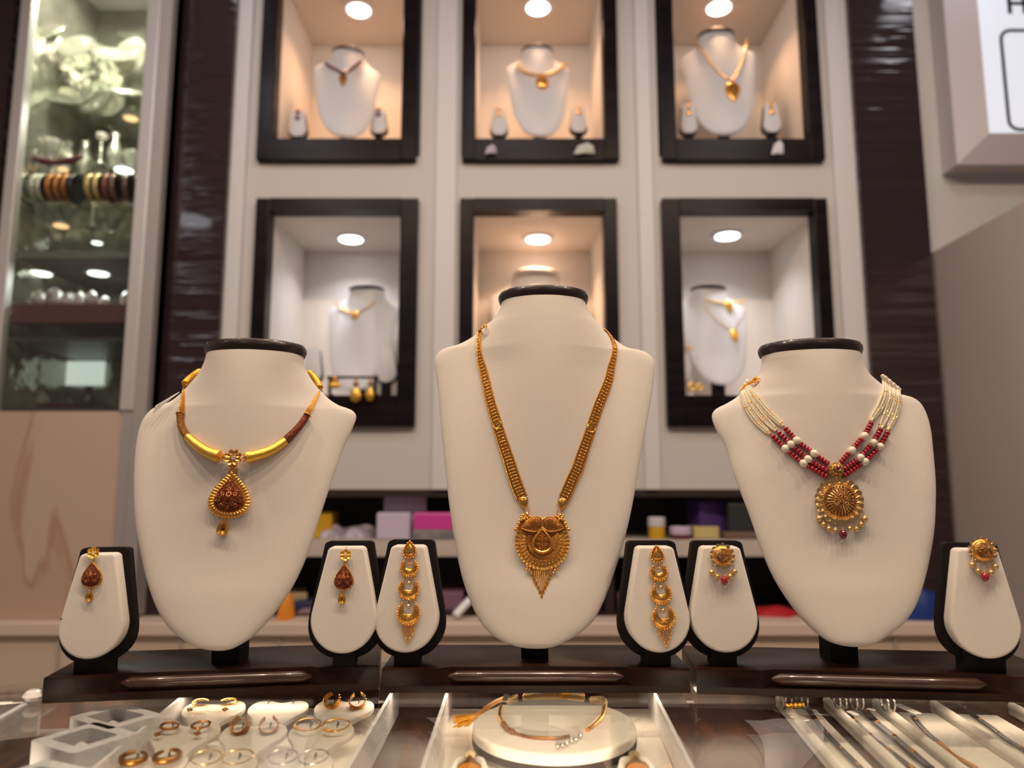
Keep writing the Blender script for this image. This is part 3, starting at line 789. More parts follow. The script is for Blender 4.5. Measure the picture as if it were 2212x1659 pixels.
# price tag at the left shoulder
tq = [hit(bvL, *q, 0.757) for q in ((394, 852), (386, 862), (338, 901), (346, 886))]; tgp = [a + b * (0.004 + 0.002 * i) for i, (a, b) in enumerate(tq)]
mb = MB(); nn = (tgp[1] - tgp[0]).cross(tgp[2] - tgp[0]).normalized() * 0.0003
mb.add(([*(q - nn for q in tgp), *(q + nn for q in tgp)], [(0, 1, 2, 3), (7, 6, 5, 4), (0, 4, 5, 1), (1, 5, 6, 2), (2, 6, 7, 3), (3, 7, 4, 0)]))
tg = mb.build('price_tag', paper, nk, False); tg['label'] = 'white folded price tag'
tl = lambda u, w: tgp[0] * (1 - u) * (1 - w) + tgp[1] * (1 - u) * w + tgp[2] * u * w + tgp[3] * u * (1 - w) + nn * 1.6
nn = nn if nn.y < 0 else -nn
mb = MB(); mb.add(tube([tuple(tl(.3, .4)), tuple(tl(.52, .4))], 0.0006, 5)); mb.add(tube([tuple(tl(.68, .4)), tuple(tl(.82, .4))], 0.0006, 5)); mb.build('printed_mark', black_ink, tg)
# flower link and side links
M = frame_at(*hit(bvL, 507, 989.5)) @ T(0, 0, 9)
mb = MB(); flower(mb, 8, 20, 4.6, M, 0, 2.0, 'dish', PI / 8)
for k in range(8):
    mb.add(dome([(3, 0), (6, 1.6), (12.5, 0), (6, -1.6)], 1.2, 1.6, 0.4, 3), M @ RZ(2 * PI * k / 8), 1)
mb.add(sphere((0, 0, 2.4), 1.7), M); mb.build('flower_link', [gold, antique_copper], nk)
for sx in (-1, 1):
    mb = MB()
    for (x, y) in ((23, 3), (24, -3), (21, -7), (28, 0), (20.5, 7)): mb.add(sphere((sx * x, y, -1), 2.6, (1, 1, 1), 8, 6), M)
    mb.add(tube([(sx * 18, 0, -3), (sx * 31, 0, -4)], 2.4, 8), M); mb.build('beaded_link', gold, nk)
M = frame_at(*hit(bvL, 503, 1013)) @ T(0, 0, 4); mb = MB()
mb.add(ring((-6, -1, 0), 3, 1, 14), M); mb.add(ring((7, -1, 0), 3, 1, 14), M); mb.add(sphere((0, -3, 0), 2.0), M)
mb.add(slab([(-7, 12), (8, 12), (9, 4), (4, 1), (9, -10), (-9, -10), (-4, 1), (-8, 4)], -1.5, 0.6, 0.4, 2), M); mb.build('pendant_bail', gold, nk)
# the pendant
def drop_pendant(root, M, w, h, border, mats=(gold, antique_copper, curl_gold), scal=38):
    o = tear(w, h, 48)
    if border:
        mb = MB(); oo = resample(o + [o[0]], 1.0); L = len(oo)
        per = resample(o + [o[0]], 0.5)
        N = scal; mid = tear(w * 1.22, h * 1.17, 96); P = resample(mid + [mid[0]], (sum(math.hypot(mid[i][0] - mid[i - 1][0], mid[i][1] - mid[i - 1][1]) for i in range(len(mid)))) / N)[:-1]
        for i, q in enumerate(P):
            a = P[i - 1]; b = P[(i + 1) % len(P)]; t = math.atan2(b[1] - a[1], b[0] - a[0]) + PI / 2 + 0.25
            mb.add(dome(ell(7.6, 4.0, 14), 3.0, 0.5, 2, 3), M @ T(q[0], q[1], 0) @ RZ(t))
        mb.add(dome(tear(w * 1.22, h * 1.15, 40), 1.0, -1.0, 1.5, 3), M); mb.build('scalloped_border', mats[0], root)
    mb = MB(); bead_ring(mb, tear(w * 1.0, h * 1.0, 60), 1.05 if border else 1.2, 2.5, M, 0, 2.2 if border else 1.0); mb.build('beaded_rim', mats[0], root)
    mb = MB(); H_ = 9 if border else 6; z0 = 1.5; mb.add(dome(o, H_, z0, 2.5, 9), M, 0)
    zf0 = zfun(o, H_); zf = lambda x, y: zf0(x, y) + z0
    rnd = random.Random(3); s = w / 33
    for (x, y, r, a, sg) in [(-8, -20, 5, 0, 1), (8, -20, 5, PI, -1), (-20, -12, 5.5, 1, 1), (20, -12, 5.5, 2, -1), (-5, -9, 4, 2, 1), (5, -9, 4, 1, -1), (-14, -5, 4, 0, 1), (14, -5, 4, PI, -1), (-24, -3, 3.5, 1, -1), (24, -3, 3.5, 2, 1), (-15, -23, 4, 3, -1), (15, -23, 4, 0, 1), (0, -27, 3.2, 1, 1), (-8, 12, 4, 1, 1), (8, 12, 4, 2, -1), (0, 22, 3.4, 0, 1), (-4, 18, 2.6, 2, 1), (5, 17, 2.6, 2, -1), (-25, -13, 3, 0, 1), (25, -13, 3, 3, -1), (0, 29, 2, 0, 1), (-14, 7, 3, 0, -1), (14, 7, 3, 2, 1)]:
        if abs(x) * s < w and abs(y) < h: curl(mb, x * s, y * s, r * s, a, M, zf, 0.75 * s + 0.15, 1.3, 1, sg)
    for (x, y, R) in ((0, 0, 7), (-13, 1, 5), (13, 1, 5), (0, 11, 4.5)):
        for k in range(7):
            a = 2 * PI * k / 7; X, Y = x * s + R * 0.62 * s * math.cos(a), y * s + R * 0.62 * s * math.sin(a)
            mb.add(sphere((X, Y, zf(X, Y) + 0.2), R * 0.30 * s, (1, 1, 0.7), 8, 5), M, 1)
        mb.add(sphere((x * s, y * s, zf(x * s, y * s) + 0.6), R * 0.25 * s, (1, 1, 0.8), 8, 5), M, 0)
    mb.build('engraved_center', [mats[1], mats[2]], root)
p, n = hit(bvL, 498.5, 1069); M = frame_at(p, n, tilt=math.radians(-1.5)) @ T(0, 0, 7)
drop_pendant(nk, M, 33.5, 37, True)
mb = MB(); mb.add(ring((-5, -48, -1), 2.6, 0.9, 14), M); mb.add(ring((-6, -53, -1), 2.0, 0.8, 12, 6, 'x'), M); mb.build('jump_ring', gold, nk)
mb = MB(); o = [(x - 7.5, y - 70) for x, y in tear(11.5, 16, 28, 0.9)]
mb.add(dish(o, 3.5, 0.0, 2.5, 5), M, 0); mb.add(tube([(a, b, 3.5) for a, b in o], 0.9, 6, True), M, 0)
mb.add(dome([(x * 0.35 - 7.5, y * 0.42 - 70) for x, y in tear(11.5, 16, 20, 0.9)], 0.6, 0.6, 0.2, 3), M, 1)
mb.build('small_drop', [gold, antique_copper], nk)

# ============ middle necklace: long link chain with big pendant ============
p, n = hit(bvC, 1170, 1165)
nk2 = thing('gold_necklace', 'long gold link chain with peacock shield pendant and tassel on the middle bust', 'necklace', p)
def band(bvh, pts, ws, skip, parent, pitch=6.9):
    n = 8; W = widths(ws, n); P = catmull([tuple(q) for q in pts], n)
    A = np.array(P); d = np.r_[0, np.cumsum(np.hypot(*np.diff(A, axis=0).T))]; N = int(d[-1] / pitch)
    sc = 0.775 / F; mb = MB(); edge = [[], []]; base = []
    for i in range(N + 1):
        s_ = d[-1] * i / N; x = np.interp(s_, d, A[:, 0]); y = np.interp(s_, d, A[:, 1]); w = np.interp(s_, d, W)
        x2 = np.interp(s_ + 2, d, A[:, 0]); y2 = np.interp(s_ + 2, d, A[:, 1]); x1 = np.interp(s_ - 2, d, A[:, 0]); y1 = np.interp(s_ - 2, d, A[:, 1])
        h, nn = hit(bvh, x, y); h2 = hit(bvh, x2, y2)[0]; h1 = hit(bvh, x1, y1)[0]
        t = (h2 - h1); t = (t - nn * t.dot(nn)).normalized(); xx = t.cross(nn).normalized()
        M = FR(h + nn * 0.0011, xx, t, nn, sc); hw = w / 2
        base.append((h + nn * 0.0008, xx, hw * sc, nn))
        edge[0].append(h + nn * 0.0013 + xx * hw * sc); edge[1].append(h + nn * 0.0013 - xx * hw * sc)
        if any(math.hypot(x - q[0], y - q[1]) < 9 for q in skip): continue
        if w > 6:
            a = hw * 0.70; g = pitch * 0.34
            mb.add(slab(rrect(2 * a, 2 * g, 1.2, 2), -0.6, 1.0, 0.5, 2), M)
            for sx in (-1, 1): mb.add(sphere((sx * a * 0.62, -g * 0.2, 1.2), min(2.1, a * 0.42), (1, 1, 0.9), 8, 6), M)
        else: mb.add(sphere((0, 0, 0.6), max(1.0, hw * 0.8), (1, 1.2, 0.7), 8, 6), M)
    for e in edge: mb.add(beaded([tuple(q) for q in e], 0.00095, 0.0019, 6, 0.5))
    # dark ribbon behind the links, its colour stands in for crevice shade
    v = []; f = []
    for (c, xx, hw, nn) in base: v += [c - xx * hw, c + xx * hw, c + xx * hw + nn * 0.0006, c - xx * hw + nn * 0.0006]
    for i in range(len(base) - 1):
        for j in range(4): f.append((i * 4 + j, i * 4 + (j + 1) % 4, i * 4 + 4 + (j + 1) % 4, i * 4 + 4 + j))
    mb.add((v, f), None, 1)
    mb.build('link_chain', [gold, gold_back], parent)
BL = [(1051.6, 702), (1042, 709), (1037.5, 717), (1035, 738), (1035.7, 760.5), (1040, 784), (1045.8, 805), (1052.8, 835.7), (1061, 871), (1069.3, 899), (1082, 941.5), (1099.8, 995.5), (1105, 1021), (1117, 1049), (1127.4, 1075)]
BL[12] = (1107.5, 1021)
BR = [(1303, 712), (1311, 719), (1321, 733), (1327.5, 751), (1325.5, 770), (1319.6, 793), (1315, 817), (1305.5, 845), (1293.8, 873), (1283, 904), (1270, 944), (1254, 991), (1247, 1013), (1236, 1036), (1226, 1060), (1218, 1078)]
band(bvC, BL, [3, 4, 7, 9, 10, 14, 17, 18, 19, 20, 21, 22, 23, 23, 22], [(1074.7, 918)], nk2)
band(bvC, BR, [3, 4, 6, 8, 10, 14, 17, 19, 20, 20, 20, 22, 22, 22, 22, 21], [(1276, 925)], nk2)
for q in ((1074.7, 918), (1276, 925)):
    M = frame_at(*hit(bvC, *q)) @ T(0, 0, 3); mb = MB()
    mb.add(lathe([(10.5, -1), (10.5, 1.5), (9.3, 3), (7, 2.2), (3.4, 2.6), (3.0, 3.6), (1.6, 3.6), (1.2, 2.4), (0.05, 2.2)], 24), M); mb.build('disc_link', gold, nk2)
for (q, tl) in (((1131.5, 1086), 0.25), ((1214.5, 1089), -0.2)):
    M = frame_at(*hit(bvC, *q), tilt=tl) @ T(0, 0, 3); mb = MB()
    o = [(x, -y) for x, y in tear(10, 13.5, 24, 0.9)]; mb.add(dome(o, 4.5, 0, 1.5, 5), M); mb.add(tube([(a, b, 0.4) for a, b in o], 1.0, 6, True), M)
    curl(mb, 0, 2, 4, 0.5, M, lambda x, y: 4.0, 0.7, 1.2, 0); mb.build('chain_end_cap', gold, nk2)
for q in ((1138.5, 1103.5), (1207, 1107.5)):
    M = frame_at(*hit(bvC, *q)) @ T(0, 0, 4); mb = MB(); mb.add(ring((0, 0, 0), 4.9, 0.9, 18), M); mb.add(tube([(0, -4, -1), (0.3, -8, 1), (0, -11, 0)], 2.3, 8), M); mb.build('jump_ring', gold, nk2)
p, n = hit(bvC, 1171, 1172); M = frame_at(p, n) @ T(0, 0, 6)
mb = MB()   # rounded shield plate
sh = [(52 * math.cos(a), 52 * math.sin(a)) for a in [math.radians(t) for t in range(-200, 21, 10)]] + [(53, 30), (47, 46), (40, 53), (20, 52), (0, 50), (-20, 53), (-40, 56), (-48, 48), (-53, 32)]
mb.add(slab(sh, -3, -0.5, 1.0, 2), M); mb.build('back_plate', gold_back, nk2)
for k in range(25):     # big scalloped petals round the rim
    a = math.radians(160 + (380 - 160) * k / 24.0)
    mb = MB(); c_ = 47.5; o = [(x * 9.2 + (1.5 if x > 0 else 0), y * (5.9 + 1.1 * x)) for x, y in ell(1, 1, 18)]
    mb.add(dish(o, 1.6, 0.6, 2.2, 3), M @ RZ(a) @ T(c_, 0, 0)); mb.add(tube([(x, y, 2.2) for x, y in o], 0.75, 5, True), M @ RZ(a) @ T(c_, 0, 0)); mb.add(sphere((-1, 0, 1.3), 1.4, (1, 1, .7), 8, 5), M @ RZ(a) @ T(c_, 0, 0))
    mb.build('rim_petal', gold, nk2)
for (r0, r1, N, w, nme) in ((19, 30, 40, 0.95, 'inner_ray_ring'), (31.5, 38.5, 56, 0.8, 'outer_ray_ring')):
    mb = MB()
    for k in range(N):
        a = math.radians(-205 + 230 * k / (N - 1)); sk = 0.12 if r0 > 30 else 0
        A = (r0 * math.cos(a), r0 * math.sin(a), 3.4); B = (r1 * math.cos(a + sk), r1 * math.sin(a + sk), 2.2)
        mb.add(tube([A, tuple((A[i] + B[i]) / 2 + (0.5 if i == 2 else 0) for i in range(3)), B], w, 5), M); mb.add(sphere(B, w * 1.5, (1, 1, 1), 6, 5), M)
    mb.build(nme, gold, nk2)
mb = MB(); o = tear(20, 24.5, 36, 0.95); o = [(x, y + 3.5) for x, y in o]; mb.add(tube([(a, b, 5.0) for a, b in resample(o + [o[0]], 2)[:-1]], 3.1, 9, True), M, 0)
mb.add(dome([(x * .86, 3.5 + (y - 3.5) * .86) for x, y in o], 2.0, 4.0, 2, 4), M, 1)
mb.add(beaded([(-14, 4, 6.2), (14, 4, 6.2)], 1.1, 2.2, 6), M, 0); mb.add(beaded([(0, 20, 5.8), (0, -17, 5.8)], 1.0, 2.2, 6), M, 0)
for sx in (-1, 1):
    for (x, y) in ((6, 10), (6, -5), (10, -2), (5, -12), (5, 15), (10, 9)): mb.add(ring((sx * x, y, 5.9), 2.1, 0.55, 10, 5), M, 0)
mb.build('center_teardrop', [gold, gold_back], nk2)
for sx in (-1, 1):
    MM = M @ T(sx * 22.5 + 1.0, 36.5, 3.5) @ RZ(sx * -1.85) 
    mb = MB(); o = tear(15.5, 24, 30, 1.0); o = [(x, y) for x, y in o]
    mb.add(dome(o, 4.5, 0, 3, 6), MM, 1); mb.add(tube([(a, b, 0.8) for a, b in resample(o + [o[0]], 2)[:-1]], 1.7, 7, True), MM, 0)
    zf = zfun(o, 4.5)
    for (x, y) in [(0, -14), (6, -13), (-6, -13), (10, -9), (-10, -9), (3, -8), (-3, -8), (7, -4), (-7, -4), (0, -2), (11, -3), (-11, -3), (4, 2), (-4, 2), (8, 3), (-8, 3), (0, 6), (3, 10), (-3, 10), (0, 14)]:
        curl(mb, x, y - 1, 2.3, x + y, MM, zf, 0.75, 1.1, 0)
    mb.build('peacock_motif', [gold, gold_back], nk2)
mb = MB()
for i, x in enumerate(np.linspace(-43, 46, 17)):
    y = 57 - 5 * math.cos(x / 46 * PI / 2) + 3 * math.cos(i * 1.9) ; mb.add(sphere((x, y - 2, 1.5), 3.1 + 0.8 * math.cos(i * 2.3), (1, 1, .8), 8, 6), M)
for sx in (-1, 1):
    for k in range(5): mb.add(dome(ell(4.5, 2.5, 10, 4.5, 0), 2, 1.5, 1, 3), M @ T(sx * 40, 52, 1) @ RZ(k * 2 * PI / 5 + 0.3))
    for (x, y, r) in ((50, 40, 4), (53, 32, 3.5), (48, 46, 3), (57, 27, 4)): mb.add(dome(ell(r, r, 10, sx * x, y), 2, 0, 2, 3), M)
mb.build('top_crest', gold, nk2)
mb = MB(); mb.add(tube([(-33, -52, 1), (-15, -57, 1), (0, -58.5, 1), (15, -57, 1), (30, -53, 1)], 1.0, 6), M)
for (x, y) in ((-32, -50), (-28, -57), (-25, -63), (29, -51), (26, -58), (23, -64), (-34, -56), (31, -57)): mb.add(sphere((x, y, 1), 3.0, (1, 1, .8), 8, 6), M)
mb.build('tassel_bar', gold, nk2)
for k in range(11):
    x = -20.5 + 4.0 * k; d = abs(k - 5); tip = -116 + 8.6 * d if d else -116; mb = MB(); xt = x * 0.97 - 2.2
    mb.add(beaded([(x, -57, 1.2), (xt, tip + 11, 0.6)], 1.35, 2.7, 6, 0.45), M)
    mb.add(dome([(xt + a, tip + 5 + b) for a, b in tear(2.7, 7, 14, 0.8)], 1.8, -0.5, 1.2, 3), M); mb.build('tassel_strand', gold, nk2)

# ============ right necklace: pearls and red beads ============
p, n = hit(bvR, 1811, 1082)
nk3 = thing('beaded_necklace', 'multi-strand seed pearl and dark red bead necklace with round gold pendant on the right bust', 'necklace', p)
def lerp_paths(A, B, t): return [(a[0] * (1 - t) + b[0] * t, a[1] * (1 - t) + b[1] * t) for a, b in zip(A, B)]
LO = [(1600.5, 848), (1609, 881), (1629.5, 912), (1663, 938.5)]; LI = [(1614, 826), (1632, 851), (1660, 884), (1691, 922)]
RO = [(1940.8, 845), (1943.5, 871), (1936, 899.5), (1916, 930)]; RI = [(1906, 816), (1906, 843), (1895, 873), (1878, 911)]
endsL = [(1663.5, 938)] * 3 + [(1677.5, 931)] * 3 + [(1692, 921)] * 3; endsR = [(1914, 931)] * 3 + [(1898, 926)] * 3 + [(1878, 911)] * 3
for (A, B, E, sd) in ((LO, LI, endsL, -1), (RO, RI, endsR, 1)):
    for k in range(9):
        t = k / 8.0; P = lerp_paths(A, B, t); e = E[k]; j = (k % 3) - 1
        P = P[:3] + [(P[2][0] * .25 + e[0] * .75 + sd * 2.2 * -j * 0.8, P[2][1] * .25 + e[1] * .75 - j * 2.0), (e[0] - sd * 0 + 0.8 * -j * sd, e[1] - 0.8 * j)]
        # widen the fan towards the back of the neck
        off = 0.0013 + 0.0006 * (k % 2)
        Q = surf_path(bvR, P, off, 8, 0.775); mb = MB(); mb.add(beaded([tuple(q) for q in Q], 0.00148, 0.0018, 7, 0.6)); 
        for t_ in (0.25 + 0.05 * (k % 3), 0.55 + 0.06 * (k % 2), 0.86):
            q = Q[int(t_ * (len(Q) - 1))]; q2 = Q[min(len(Q) - 1, int(t_ * (len(Q) - 1)) + 1)]; d = (q2 - q).normalized()
            mb.add(tube([q - d * 0.0017, q, q + d * 0.0017], [0.0010, 0.0015, 0.0010], 7), None, 1)
        mb.build('seed_pearl_strand', [seed, gold], nk3)
        mb = MB(); mb.add(sphere(tuple(Q[0] + Vector((0, 0, 0.0012))), 0.0024, (1, 1, 1), 10, 7)); mb.build('end_pearl', pearl, nk3)
# threads tied at the left shoulder
mb = MB(); c0 = at_y(1604, 838, 0.768)
for k in range(4): mb.add(tube([tuple(at_y(1601 + 2 * k, 842 - 3 * k, 0.77)), tuple(at_y(1613 + k, 831 - k, 0.772)), tuple(at_y(1626, 823 + k, 0.765))], 0.0011, 6))
kx, kn = hit(bvR, 1629, 821, 0.77)
for (dx, dy) in ((4, -8), (13, -3), (12, 4), (3, 7), (8, -6)): mb.add(tube([tuple(at_y(1625, 824, 0.764)), tuple(at_y(1628 + dx * .5, 821 + dy * .6, 0.762)), tuple(at_y(1629 + dx, 821 + dy, 0.763))], [0.0012, 0.0009, 0.0005], 5))
mb.build('tie_thread', thread, nk3)
red0 = MB(); red0.add(sphere((0, 0, 0), 0.00265, (1.08, 1.08, 0.76), 14, 9)); redo = None; pe0 = MB(); pe0.add(sphere((0, 0, 0), 0.0037, (1, 1, 1.12), 16, 10)); peo = None
def bead_run(path, seq, rr):
    """path pixel polyline; seq of 'R','P' spaced evenly by size"""
    global redo, peo
    A = np.array(catmull(path, 10)); d = np.r_[0, np.cumsum(np.hypot(*np.diff(A, axis=0).T))]
    size = {'R': 1.0, 'P': 1.95}; tot = sum(size[c] for c in seq); s_ = 0; cord = []
    for c in seq:
        u = (s_ + size[c] / 2) / tot * d[-1]; s_ += size[c]
        x, y = np.interp(u, d, A[:, 0]), np.interp(u, d, A[:, 1]); h, nn = hit(bvR, x, y)
        h2 = hit(bvR, np.interp(u + 2, d, A[:, 0]), np.interp(u + 2, d, A[:, 1]))[0]; h1 = hit(bvR, np.interp(u - 2, d, A[:, 0]), np.interp(u - 2, d, A[:, 1]))[0]
        t = (h2 - h1).normalized(); pos = h + nn * (0.0024 if c == 'R' else 0.0036); cord.append(pos)
        src = redo if c == 'R' else peo
        if src is None:
            o = (red0 if c == 'R' else pe0).build('red_bead' if c == 'R' else 'pearl', ruby if c == 'R' else pearl, None, origin=(0, 0, 0)); o.location = (0, 0, 0)
            if c == 'R': redo = o
            else: peo = o
        else:
            o = src.copy(); C.objects.link(o)
        o.parent = nk3; o.location = pos - nk3.location; o.rotation_mode = 'QUATERNION'; o.rotation_quaternion = t.to_track_quat('Z', 'Y')
    mb = MB(); mb.add(tube([tuple(q) for q in cord], 0.0006, 6)); mb.build('bead_wire', gold, nk3)
bead_run([(1696, 925), (1722, 953), (1757, 980), (1789, 1003)], 'RRRRPRRRRPRRRR', 1)
bead_run([(1681, 934), (1706, 958), (1744, 992), (1786, 1018)], 'RRRRPRRRRPRRRRR', 1)
bead_run([(1668, 942), (1696, 969), (1733, 1000), (1786, 1031)], 'RRRRPRRRRPRRRRRR', 1)
bead_run([(1879, 914), (1862, 943), (1835, 975), (1814, 1000)], 'RRRRPRRRRPRRRR', 1)
bead_run([(1899, 928), (1881, 958), (1854, 989), (1820, 1015)], 'RRRRPRRRRPRRRRR', 1)
bead_run([(1914, 934), (1898, 962), (1870, 993), (1820, 1029)], 'RRRRPRRRRPRRRRRR', 1)
p, n = hit(bvR, 1802.8, 1015.5); M = frame_at(p, n) @ T(0, 0, 9)
mb = MB(); mb.add(sphere((0, 0, 0), 15.5, (1, 1, .8), 28, 18), M, 1)
rnd = random.Random(5)
for i in range(4):
    z = -0.1 + 0.28 * i; rr = math.sqrt(max(0, 1 - z * z)) * 16; N = max(5, int(rr * 0.9))
    for k in range(N): a = 2 * PI * k / N + i; mb.add(ring((0, 0, 0), 1.9, 0.6, 9, 5), M @ T(rr * math.cos(a), rr * math.sin(a), z * 13) @ RZ(a) @ RYm(PI / 2 - z * 1.2))
mb.add(ring((1.5, 2, 12.6), 5.2, 1.3, 18, 7), M); bl = mb.build('filigree_ball', [gold_pale, gold_dull], nk3)
mb = MB(); mb.add(sphere((1.5, 2, 12.6), 4.4, (0.85, 1, .55), 14, 9), M); mb.build('red_stone', ruby_dark, bl)
mb = MB(); mb.add(tube([(0, -14, -4), (1, -19, -2), (1, -24, -3)], 4, 10), M); mb.build('pendant_bail', gold_pale, nk3)
def rosette(root, M, R, ruby_ring=True, n_out=22):
    mb = MB()
    for k in range(n_out):
        a = 2 * PI * k / n_out; o = ell(R * .20, R * .17, 14)
        mb.add(dish(o, R * .03, 0.6, 1.4, 3), M @ RZ(a) @ T(R * .84, 0, 0) @ RZ(0.7) @ RXm(0.22)); mb.add(tube([(x, y, 0.6 + R * .03) for x, y in o], R * .016, 5, True), M @ RZ(a) @ T(R * .84, 0, 0) @ RZ(0.7) @ RXm(0.22))
    mb.build('outer_petal_ring', gold_pale, root)
    mb = MB(); mb.add(lathe([(R * .80, -1), (R * .82, 1.2), (R * .74, 4), (R * .66, 4.6), (R * .62, 5.6), (0.05, 6)], 48), M, 1)
    for (rr, N, r_) in ((.77, 44, .030), (.70, 40, .026)):
        for k in range(N): a = 2 * PI * k / N; mb.add(sphere((R * rr * math.cos(a), R * rr * math.sin(a), 4.2 if rr > .72 else 5.2), R * r_, (1, 1, 1), 7, 5), M, 0)
    mb.build('stepped_rim', [gold_pale, gold], root)
    if ruby_ring:
        mb = MB(); N = 30
        for k in range(N): a = 2 * PI * k / N; mb.add(sphere((R * .62 * math.cos(a), R * .62 * math.sin(a), 6.2), R * .042, (1, 1, .8), 8, 6), M)
        mb.build('red_stone_ring', ruby_dark, root)
    rd = R * (.56 if ruby_ring else .60); hh = R * .22
    mb = MB(); mb.add(lathe([(rd * math.cos(t), 5.5 + hh * math.sin(t)) for t in np.linspace(0, PI / 2 - 0.02, 7)], 36), M, 1)
    for k in range(24):
        a = 2 * PI * k / 24; P = [(rd * c * math.cos(a), rd * c * math.sin(a), 5.9 + hh * math.sqrt(1 - c * c)) for c in (0.98, .85, .65, .45)]
        mb.add(tube(P, R * .014, 5), M, 0); mb.add(sphere(P[0], R * .032, (1, 1, 1), 7, 5), M, 0)
    fl = []
    for (k, rr) in [(0, 0)] + [(k, .42) for k in range(6)]:
        a = PI / 6 + PI / 3 * k; x, y = rd * rr * math.cos(a), rd * rr * math.sin(a); z = 6.2 + hh * math.sqrt(1 - rr * rr); fl.append((x, y, z))
        for j in range(6): b = 2 * PI * j / 6; mb.add(sphere((x + R * .058 * math.cos(b), y + R * .058 * math.sin(b), z), R * .026, (1, 1, 1), 7, 5), M, 0)
    cd = mb.build('filigree_dome', [gold_pale, antique_gold], root)
    for q in fl: mb = MB(); mb.add(sphere(q, R * .036, (1, 1, 1), 9, 6), M); mb.build('red_stone', ruby_dark, cd)
def hang_bead(root, bvh, px, py, r, m, name, M0=None, top=None, sc=(1, 1, 1)):
    hit_ = (lambda a, b, c: board_hit(a, b, c)) if isinstance(bvh, int) else hit
    h, nn = hit_(bvh, px, py); M = frame_at(h, nn) @ T(0, 0, r + 0.4); mb = MB(); mb.add(sphere((0, 0, 0), r, sc, 18, 12), M); b = mb.build(name, m, root)
    if top:
        h2, n2 = hit_(bvh, *top); A = M @ Vector((0, r * sc[1] * .9, 0)); B = h2 + n2 * 0.002; mb = MB(); mb.add(tube([tuple(A), tuple((A + B) / 2), tuple(B)], 0.00028, 5)); mb.add(sphere(tuple(A), 0.0009, (1, 1, 1), 8, 6)); mb.build('pin', gold_pale, b)
p, n = hit(bvR, 1811, 1082.5); M = frame_at(p, n, tilt=0.06) @ T(0, 0, 5); rosette(nk3, M @ RXm(0.04), 49.5)
for (x, y, r, t) in ((1768, 1121, 6.9, (1767, 1103)), (1777, 1133.4, 6.1, (1776, 1116)), (1789, 1142.6, 6.2, (1789, 1124)), (1803, 1146, 5.6, (1802, 1129)), (1833, 1142, 5.6, (1831, 1129)), (1847.6, 1143.5, 6, (1846, 1124)), (1857.6, 1133.4, 6, (1856, 1114)), (1864.3, 1121.5, 6.8, (1862, 1103))):
    hang_bead(nk3, bvR, x, y, r, gold_pearl, 'gold_pearl', top=t)
hang_bead(nk3, bvR, 1817.9, 1154.6, 9, ruby_dark, 'red_drop', top=(1816, 1132), sc=(0.92, 1.1, .9)); hang_bead(nk3, bvR, 1817.9, 1168.5, 2.8, crystal_m, 'clear_bead')

# ============ earrings ============
def board_hit(key, px, py):
    bv, M, n = BOARDS[key]; o = M @ Vector((0, 0, 0.0165)); d = ray(px, py); nn = (M.inverted().transposed().to_3x3() @ Vector((0, 0, 1))).normalized()
    return CAM + d * ((o - CAM).dot(nn) / d.dot(nn)), nn
def bframe(key, px, py, tilt=0.0):
    h, n = board_hit(key, px, py); return h, frame_at(h, n, tilt=tilt)
def earringA(key, fx, fy, tilt, label):
    h, M = bframe(key, fx, fy, tilt); r = thing('drop_earring', label, 'earring', h, 'copper drop earrings matching the left necklace')
    mb = MB(); M1 = M @ T(0, 0, 4); flower(mb, 6, 13.5, 4.6, M1, 0, 1.6, 'dish', PI / 6); mb.add(sphere((0, 0, 2.2), 2.6), M1); mb.add(tube([(0, 14, -2), (0, 17, -2)], .8, 6), M1); mb.build('flower_stud', gold_bright, r)
    mb = MB(); mb.add(ring((0, -16, 3), 2.4, .9, 12), M); mb.build('jump_ring', gold, r)
    M2 = M @ T(-2, -45.5, 4); drop_pendant(r, M2, 21, 26, False)
    mb = MB(); mb.add(dome(tear(22.5, 28, 40), 2, -1.8, 1.5, 3), M2); mb.build('rim_plate', gold, r)
    mb = MB(); mb.add(ring((-1.5, -31, 0), 3, 1, 12), M2); mb.add(sphere((-1.5, -27, 0), 2.2), M2); mb.build('jump_ring', gold, r)
    o = [(x - 2, y - 45) for x, y in tear(7.6, 11, 24, .9)]; mb = MB(); mb.add(dish(o, 2.5, 0, 1.5, 4), M2, 0); mb.add(tube([(a, b, 2.4) for a, b in o], .8, 6, True), M2, 0); mb.add(dome(ell(1.6, 3, 10, -2, -46), .5, .3, .2, 3), M2, 1); mb.build('small_drop', [gold, antique_copper], r)
earringA(1, 204, 1193.5, 0.05, 'copper and gold drop earring on the far left stand with the tiny spot')
earringA(2, 747.5, 1198.5, 0.0, 'copper and gold drop earring on the stand right of the left bust')
